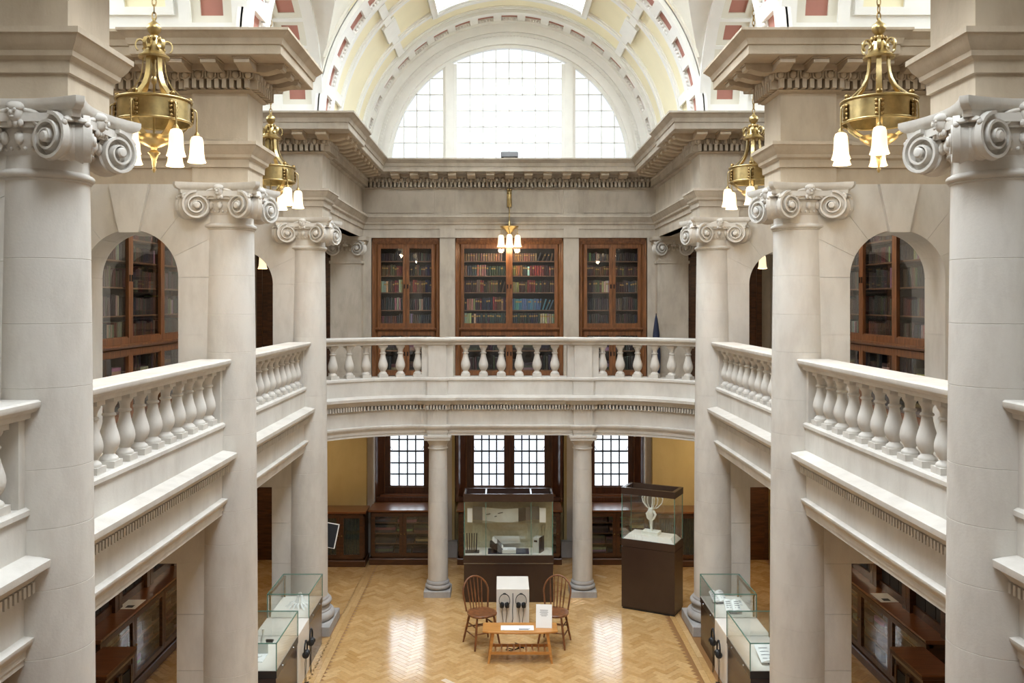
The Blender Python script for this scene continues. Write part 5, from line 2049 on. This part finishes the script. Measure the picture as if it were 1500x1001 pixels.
# ------------------------------------------------------------------ seats, table, listening plinth
def windsor(label, loc, rz):
    t = thing('windsor_chair', label, 'chair', loc, rz, 'hoop back chairs at the coffee table')
    # seat outline, front is -y
    ring = []
    for i in range(28):
        a = 2 * PI * i / 28
        x = 0.205 * math.copysign(abs(math.cos(a)) ** 0.8, math.cos(a))
        y = 0.20 * math.copysign(abs(math.sin(a)) ** 0.8, math.sin(a))
        x *= 1.0 - 0.12 * (y / 0.2 if y > 0 else 0)
        ring.append((x, y))
    MB().loft([[(x * 0.90, y * 0.90, 0.420) for x, y in ring], [(x, y, 0.432) for x, y in ring], [(x, y, 0.450) for x, y in ring], [(x * 0.96, y * 0.96, 0.458) for x, y in ring], [(x * 0.6, y * 0.6, 0.449) for x, y in ring], [(x * 0.1, y * 0.1, 0.447) for x, y in ring]]).obj('seat', 'wood_chair', t, 40)
    # hoop, leaning back
    pts = []
    for i in range(33):
        u = i / 32
        if u < 0.3:
            k = u / 0.3
            x, z = -0.165 - 0.03 * k, 0.44 + 0.24 * k
        elif u > 0.7:
            k = (1 - u) / 0.3
            x, z = 0.165 + 0.03 * k, 0.44 + 0.24 * k
        else:
            a = PI - PI * (u - 0.3) / 0.4
            x, z = 0.195 * math.cos(a), 0.68 + 0.20 * math.sin(a)
        pts.append((x, 0.135 + (z - 0.44) * 0.24 + 0.03 * (1 - (x / 0.2) ** 2), z))
    MB().tube(pts, 0.0125, 10).obj('hoop', 'wood_chair', t, 50)
    for k in range(5):
        x = -0.10 + 0.05 * k
        zt = 0.68 + 0.20 * math.sqrt(max(0, 1 - (x * 1.15 / 0.195) ** 2))
        p0 = Vector((x * 0.85, 0.165, 0.45))
        p1 = Vector((x * 1.15, 0.135 + (zt - 0.44) * 0.24 + 0.03 * (1 - (x * 1.15 / 0.2) ** 2), zt))
        n = 9
        prof = [0.006, 0.008, 0.011, 0.009, 0.012, 0.009, 0.008, 0.007, 0.006]
        MB().tube([p0 + (p1 - p0) * i / (n - 1) for i in range(n)], prof, 8).obj('spindle', 'wood_chair', t, 50)
    feet = {}
    for sx in (-1, 1):
        for sy in (-1, 1):
            top = Vector((sx * 0.125, sy * 0.12, 0.43))
            ft = Vector((sx * 0.195, sy * 0.195, 0.0))
            feet[(sx, sy)] = (top, ft)
            n = 10
            prof = [0.013, 0.015, 0.018, 0.015, 0.017, 0.016, 0.014, 0.016, 0.013, 0.011]
            MB().tube([top + (ft - top) * i / (n - 1) for i in range(n)], prof, 10).obj('leg', 'wood_chair', t, 50)

    def at(k, z):
        top, ft = feet[k]
        return ft + (top - ft) * (z / 0.43)
    for a, c, z in (((-1, -1), (-1, 1), 0.17), ((1, -1), (1, 1), 0.17), ((-1, -1), (-1, 1), 0.29), ((1, -1), (1, 1), 0.29), ((-1, -1), (1, -1), 0.21), ((-1, -1), (1, -1), 0.32), ((-1, 1), (1, 1), 0.22)):
        p0, p1 = at(a, z), at(c, z)
        MB().tube([p0, p0 * 0.75 + p1 * 0.25, (p0 + p1) / 2, p0 * 0.25 + p1 * 0.75, p1], [0.007, 0.009, 0.011, 0.009, 0.007], 8).obj('stretcher', 'wood_chair', t, 50)
    return t


windsor('hoop back wooden chair turned inward on the monitor stand side of the plinth', (-0.415, 12.40, 0), R(27))
windsor('hoop back wooden chair on the white sculpture side of the plinth', (0.60, 12.42, 0), R(-16))

ct = thing('coffee_table', 'low honey oak coffee table with slatted shelf', 'table', (0.112, 11.89, 0))
out = [(-0.50, 0.15), (-0.48, 0.18), (0.48, 0.18), (0.50, 0.15), (0.50, -0.13), (0.40, -0.165), (0.2, -0.187), (0.0, -0.193), (-0.2, -0.187), (-0.40, -0.165), (-0.50, -0.13)]
MB().loft([[(x * 0.985, y * 0.96, 0.40) for x, y in out], [(x, y, 0.408) for x, y in out], [(x, y, 0.42) for x, y in out], [(x * 0.992, y * 0.98, 0.425) for x, y in out]]).obj('table_top', 'wood_table', ct)
for sx in (-1, 1):
    for sy in (-1, 1):
        p0, p1 = Vector((sx * 0.36, sy * 0.115, 0.40)), Vector((sx * 0.42, sy * 0.15, 0.0))
        MB().loft([[(p.x - w, p.y - w, p.z), (p.x + w, p.y - w, p.z), (p.x + w, p.y + w, p.z), (p.x - w, p.y + w, p.z)] for p, w in ((p1, 0.013), (p0 * 0.5 + p1 * 0.5, 0.019), (p0, 0.02))]).obj('leg', 'wood_table', ct)
    MB().box(sx * 0.37 - 0.012, sx * 0.37 + 0.012, -0.12, 0.12, 0.36, 0.40).obj('end_rail', 'wood_table', ct)
for sy in (-1, 1):
    MB().box(-0.40, 0.40, sy * 0.132 - 0.011, sy * 0.132 + 0.011, 0.115, 0.15).obj('shelf_rail', 'wood_table', ct)
for k in range(9):
    x = -0.33 + 0.0825 * k
    MB().box(x - 0.011, x + 0.011, -0.125, 0.125, 0.135, 0.148).obj('slat', 'wood_table', ct)
pc = MB().box(-0.22, 0.22, -0.085, 0.085, 0, 0.004).obj('printed_card', 'paper', None, loc=(0.075, 11.86, 0.426), label='white printed card lying on the coffee table', cat='card')
MB().box(0.02, 0.17, -0.05, -0.035, 0.004, 0.0046).obj('print_line', 'leadcol', pc)
MB().box(0.02, 0.15, -0.075, -0.06, 0.004, 0.0046).obj('print_line', 'leadcol', pc)
MB().box(-0.20, -0.17, -0.075, -0.07, 0.004, 0.0046).obj('print_line', 'leadcol', pc)
sg = thing('table_sign', 'white upright acrylic sign leaning back on the coffee table', 'sign', (0.43, 11.86, 0.426), R(-4))
ml = Matrix.Rotation(R(-18), 4, 'X')
MB().box(-0.107, 0.107, 0.0, 0.006, 0.0, 0.30).xf(ml).obj('face', 'paper', sg)
m = MB()
for k, (z, w) in enumerate(((0.225, 0.11), (0.21, 0.10), (0.195, 0.115), (0.18, 0.09), (0.165, 0.105), (0.15, 0.07))):
    m.box(-w / 2, w / 2, -0.001, 0.0, z, z + 0.004)
m.xf(ml).obj('print_line', 'leadcol', sg, kind='stuff')
MB().box(-0.10, 0.10, 0.0, 0.09, 0.0, 0.004).obj('foot', 'paper', sg)

lp = thing('listening_plinth', 'white box plinth with two headphones behind the coffee table', 'plinth', (0.026, 13.2, 0))
MB().bbox(-0.238, 0.238, -0.30, 0.30, 0, 0.61, 0.004).obj('body', 'white_lam', lp)
MB().tube([(0.0, -0.305, 0.55), (0.002, -0.312, 0.42), (-0.005, -0.308, 0.30), (0.0, -0.312, 0.18), (-0.01, -0.31, 0.14), (-0.005, -0.308, 0.03)], 0.005, 6).obj('cable', 'iron', lp, 60)
headphones('black headphones hung on the listening plinth, nearer the inward turned chair', (-0.095, 12.845, 0.36), 0, cable=0.34)
headphones('black headphones hung on the listening plinth, nearer the upright sign', (0.145, 12.845, 0.36), 0, cable=0.34)
cp_ = [(0.05 + 0.13 * math.sin(i * 0.9), 12.35 + 0.09 * math.cos(i * 1.4) - 0.01 * i, 0.006) for i in range(14)]
MB().tube(cp_, 0.005, 6).obj('floor_cable', 'iron', None, 60, label='thin black cable curled on the floor beneath the coffee table', cat='cable')

# monitor on a pole beside the column
mo = thing('monitor_stand', 'black screen with white bezel tilted on a black pole stand', 'monitor', (-3.12, 13.98, 0))
MB().box(-0.22, 0.25, -0.16, 0.20, 0.0, 0.012).obj('foot', 'black', mo)
MB().box(0.10, 0.19, -0.03, 0.03, 0.012, 0.98).obj('pole', 'black', mo)
mr = Matrix.Translation((0.22, -0.05, 0.93)) @ Matrix.Rotation(R(10), 4, 'Y') @ Matrix.Rotation(R(-16), 4, 'X')
MB().box(-0.24, 0.14, -0.012, 0.012, 0.0, 0.38).xf(mr).obj('bezel', 'white_lam', mo)
MB().box(-0.23, 0.125, -0.016, -0.012, 0.01, 0.365).xf(mr).obj('screen', 'black', mo)
# furled banner on the end gallery
fb = thing('furled_banner', 'navy furled pointed banner leaning by the stone pilaster', 'banner', (2.72, 16.45, 3.27))
MB().lathe([(0.012, 0.0), (0.016, 0.15), (0.075, 0.2), (0.085, 0.5), (0.06, 0.95), (0.025, 1.2), (0.008, 1.27)], 14).obj('cloth', 'navy', fb, 50)
MB().lathe([(0.012, 1.25), (0.006, 1.3)], 8).obj('tip', 'iron', fb)

# ------------------------------------------------------------------ lamps
def shade_mesh():
    m = MB()
    prof = [(0.022, 0.0), (0.044, -0.012), (0.054, -0.04), (0.057, -0.09), (0.060, -0.15), (0.066, -0.19), (0.078, -0.225), (0.074, -0.225), (0.060, -0.185), (0.050, -0.09), (0.045, -0.03), (0.02, -0.008)]
    m.lathe(prof, 20)
    return m.mesh('shade', 'shade', 50)


SHADE = shade_mesh()


def lamp_light(parent, loc, power, size=0.06):
    d = bpy.data.lights.new('lamp_glow', 'POINT')
    d.energy = power
    d.color = (1.0, 0.80, 0.55)
    d.shadow_soft_size = size
    o = bpy.data.objects.new('lamp_glow', d)
    COL.objects.link(o)
    o.parent = parent
    o.location = loc
    return o


def chandelier(label, x, y):
    t = thing('chandelier', label, 'chandelier', (x, y, 5.88), R(21) if x < 0 else R(8), 'brass chandeliers over the side galleries')
    Z = 5.88
    # chain up to the crown of the side vault
    z = 7.16
    k = 0
    while z < SPR + RS - 0.08:
        m = MB()
        pts = []
        for i in range(12):
            a = 2 * PI * i / 12
            pts.append((0.016 * math.cos(a), 0, z - Z + 0.035 + 0.038 * math.sin(a)))
        m.tube(pts, 0.0055, 6, True)
        if k % 2:
            m.xf(Matrix.Rotation(PI / 2, 4, 'Z'))
        m.obj('chain_link', 'brass_old', t, 60)
        z += 0.062
        k += 1
    MB().lathe([(0.012, 7.03 - Z), (0.028, 7.04 - Z), (0.05, 7.065 - Z), (0.058, 7.09 - Z), (0.058, 7.10 - Z), (0.05, 7.125 - Z), (0.025, 7.145 - Z), (0.012, 7.16 - Z), (0.012, 7.18 - Z)], 24).obj('ball', 'brass', t, 40)
    MB().lathe([(0.06, 6.835 - Z), (0.125, 6.84 - Z), (0.128, 6.855 - Z), (0.10, 6.875 - Z), (0.07, 6.91 - Z), (0.06, 6.96 - Z), (0.045, 6.99 - Z), (0.03, 7.03 - Z)], 24).obj('collar', 'brass', t, 40)
    for q in range(6):
        a = q * PI / 3
        pts = []
        for i in range(16):
            u = R(-60) + R(300) * i / 15
            rr = 0.042 * (1 - 0.02 * i)
            pts.append((0.105 + rr * math.cos(u), 0, 6.945 - Z + 0.055 * math.sin(u) * (1 - 0.02 * i)))
        MB().ribbon(pts, 0.03, 0.01, (0, 1, 0)).xf(Matrix.Rotation(a, 4, 'Z')).obj('scroll', 'brass', t, 50)
        MB().sphere((0.05, 0, 7.005 - Z), 0.02, 8, 5, (0.9, 0.9, 1.3)).xf(Matrix.Rotation(a + PI / 6, 4, 'Z')).obj('leaf', 'brass_old', t, 50)
    # six curved straps
    for q in range(6):
        a = q * PI / 3
        pts = [(0.085, 0, 6.84), (0.088, 0, 6.78), (0.095, 0, 6.72), (0.112, 0, 6.66), (0.145, 0, 6.60), (0.195, 0, 6.55), (0.242, 0, 6.51), (0.272, 0, 6.475)]
        pts = [(x, 0, z - Z) for x, _, z in pts]
        MB().ribbon(pts, [0.04, 0.04, 0.04, 0.042, 0.044, 0.046, 0.048, 0.05], 0.008, (0, 1, 0)).xf(Matrix.Rotation(a, 4, 'Z')).obj('strap', 'brass', t, 40)
        MB().sphere((0.283, 0, 6.508 - Z), 0.024, 10, 6).xf(Matrix.Rotation(a, 4, 'Z')).obj('knob', 'brass_old', t, 60)
        lf = MB()
        for j in range(4):
            for s in (-1, 1):
                lf.sphere((0.303, s * 0.018, 6.43 - 0.036 * j - Z), 0.02, 8, 5, (0.5, 1.0, 0.9))
        lf.sphere((0.31, 0, 6.375 - Z), 0.018, 8, 6, (0.6, 0.6, 4.0))
        lf.xf(Matrix.Rotation(a, 4, 'Z')).obj('acanthus', 'brass_old', t, 50)
        pts = [(0.28, 0, 6.30), (0.255, 0, 6.255), (0.20, 0, 6.21), (0.155, 0, 6.185)]
        MB().ribbon([(x, 0, z - Z) for x, _, z in pts], 0.05, 0.008, (0, 1, 0)).xf(Matrix.Rotation(a, 4, 'Z')).obj('lower_strap', 'brass', t, 40)
    # central stem
    MB().lathe([(0.01, 6.20 - Z), (0.01, 6.62 - Z), (0.022, 6.64 - Z), (0.026, 6.67 - Z), (0.014, 6.69 - Z), (0.026, 6.74 - Z), (0.018, 6.78 - Z), (0.024, 6.84 - Z)], 16).obj('stem', 'brass', t, 40)
    # drum
    MB().lathe([(0.292, 6.305 - Z), (0.292, 6.475 - Z), (0.286, 6.475 - Z), (0.286, 6.305 - Z)], 40, cap=False).obj('drum', 'brass', t, 40)
    for z, r in ((6.478, 0.302), (6.30, 0.298)):
        pts = [(r * math.cos(2 * PI * i / 40), r * math.sin(2 * PI * i / 40), z - Z) for i in range(40)]
        MB().tube(pts, 0.011, 8, True).obj('rim', 'brass', t, 50)
    MB().lathe([(0.006, 5.88 - Z), (0.012, 5.895 - Z), (0.016, 5.91 - Z), (0.008, 5.92 - Z), (0.014, 5.945 - Z), (0.022, 5.99 - Z), (0.034, 6.03 - Z), (0.05, 6.045 - Z), (0.045, 6.055 - Z), (0.022, 6.07 - Z), (0.03, 6.09 - Z), (0.08, 6.11 - Z), (0.125, 6.14 - Z), (0.15, 6.165 - Z), (0.152, 6.185 - Z), (0.142, 6.188 - Z), (0.10, 6.14 - Z), (0.02, 6.12 - Z)], 32).obj('bowl', 'brass', t, 40)
    # lamp arms and bell shades
    for q in range(6):
        a = q * PI / 3
        rm_ = Matrix.Rotation(a, 4, 'Z')
        pts = [(0.297, 0, 6.40), (0.31, 0, 6.425), (0.325, 0, 6.43), (0.338, 0, 6.41), (0.34, 0, 6.36), (0.34, 0, 6.225)]
        ar = MB().tube([(x, 0, z - Z) for x, _, z in pts], 0.007, 8).xf(rm_).obj('lamp_arm', 'brass', t, 50)
        MB().lathe([(0.01, 6.20 - Z), (0.026, 6.205 - Z), (0.022, 6.225 - Z), (0.008, 6.245 - Z)], 14, (0.34 * math.cos(a), 0.34 * math.sin(a))).obj('gallery_cap', 'brass_old', ar, 50)
        link('shade', SHADE, t, (0.34 * math.cos(a), 0.34 * math.sin(a), 6.21 - Z), label='lit white bell glass shade')
        lamp_light(t, (0.34 * math.cos(a), 0.34 * math.sin(a), 5.96 - Z), LAMP_W)
    return t


LAMP_W = 4.0
CH = {(-1, 7.47): 'brass chandelier with bell shades hanging before the arch with the keystone, paper sculpture side',
      (1, 7.47): 'brass chandelier with bell shades overlapped by a column capital, open books side',
      (-1, 11.21): 'brass chandelier with bell shades between the farther columns, paper sculpture side',
      (1, 11.21): 'brass chandelier with bell shades between the farther columns, open books side'}
for sd in (-1, 1):
    for y in (7.47, 11.21):
        chandelier(CH[(sd, y)], sd * 3.05, y)

# bracket lamp on the end wall
bl = thing('bracket_lamp', 'small brass hanging lamp on a wall bracket before the middle bookcase', 'lamp', (0.0, ENDY, 6.0))
MB().bbox(-0.045, 0.045, -0.05, 0.0, 0.58, 0.93, 0.01).obj('wall_plate', 'brass_old', bl)
MB().tube([(0, -0.04, 0.88), (0, -0.14, 0.90), (0, -0.22, 0.84), (0, -0.22, 0.70)], 0.014, 8).obj('bracket', 'brass', bl, 50)
MB().sphere((0, -0.05, 0.86), 0.045, 12, 8).obj('boss', 'brass', bl, 60)
MB().tube([(0, -0.22, 0.72), (0, -0.22, 0.2)], 0.010, 8).obj('rod', 'brass', bl, 50)
MB().lathe([(0.012, 0.30), (0.024, 0.27), (0.03, 0.22), (0.15, 0.205), (0.18, 0.20), (0.18, 0.19), (0.09, 0.13), (0.04, 0.08), (0.012, 0.03)], 28, (0, -0.22)).obj('dish', 'brass', bl, 40)
for a in (R(180), R(0), R(270), R(90)):
    x, y = 0.155 * math.cos(a), -0.22 + 0.155 * math.sin(a)
    MB().tube([(x * 0.9, -0.22 + 0.14 * math.sin(a), 0.19), (x, y, 0.14), (x, y, 0.05)], 0.006, 6).obj('lamp_arm', 'brass', bl, 50)
    MB().lathe([(0.008, 0.03), (0.024, 0.035), (0.008, 0.06)], 12, (x, y)).obj('gallery_cap', 'brass_old', bl, 50)
    link('shade', SHADE, bl, (x, y, 0.04), label='lit white bell glass shade')
    lamp_light(bl, (x, y, -0.21), LAMP_W)


# single pendants in the aisles: far gallery bays and under the gallery decks
def pendant(label, x, y, z, drop, power):
    t = thing('pendant_lamp', label, 'lamp', (x, y, z))
    MB().tube([(0, 0, 0.23), (0, 0, 0.23 + drop)], 0.006, 6).obj('rod', 'brass_old', t)
    MB().lathe([(0.008, 0.22), (0.026, 0.225), (0.008, 0.25)], 12).obj('gallery_cap', 'brass_old', t, 50)
    MB().lathe([(0.05, 0.23 + drop), (0.05, 0.22 + drop), (0.02, 0.20 + drop)], 14).obj('ceiling_rose', 'brass_old', t, 50)
    link('shade', SHADE, t, (0, 0, 0.23), label='lit white bell glass shade')
    lamp_light(t, (0, 0, -0.04), power)


pendant('single bell shade pendant seen through the far arch, monitor stand side', -4.10, 14.7, 5.33, 0.45, 8)
pendant('single bell shade pendant seen through the far arch, navy banner side', 4.18, 14.7, 5.33, 0.45, 8)
for sd in (-1, 1):
    sn = 'monitor stand side' if sd < 0 else 'white sculpture side'
    pendant('single bell shade pendant under the gallery before the curtained cupboard, ' + sn, sd * 3.75, 15.2, 2.22, 0.2, 16 if sd < 0 else 36)
    pendant('single bell shade pendant under the gallery above the long aisle cabinet, ' + sn, sd * 4.0, 11.0, 2.22, 0.2, 6)
    pendant('single bell shade pendant under the nearer gallery bay, ' + sn, sd * 4.0, 7.3, 2.22, 0.2, 6)
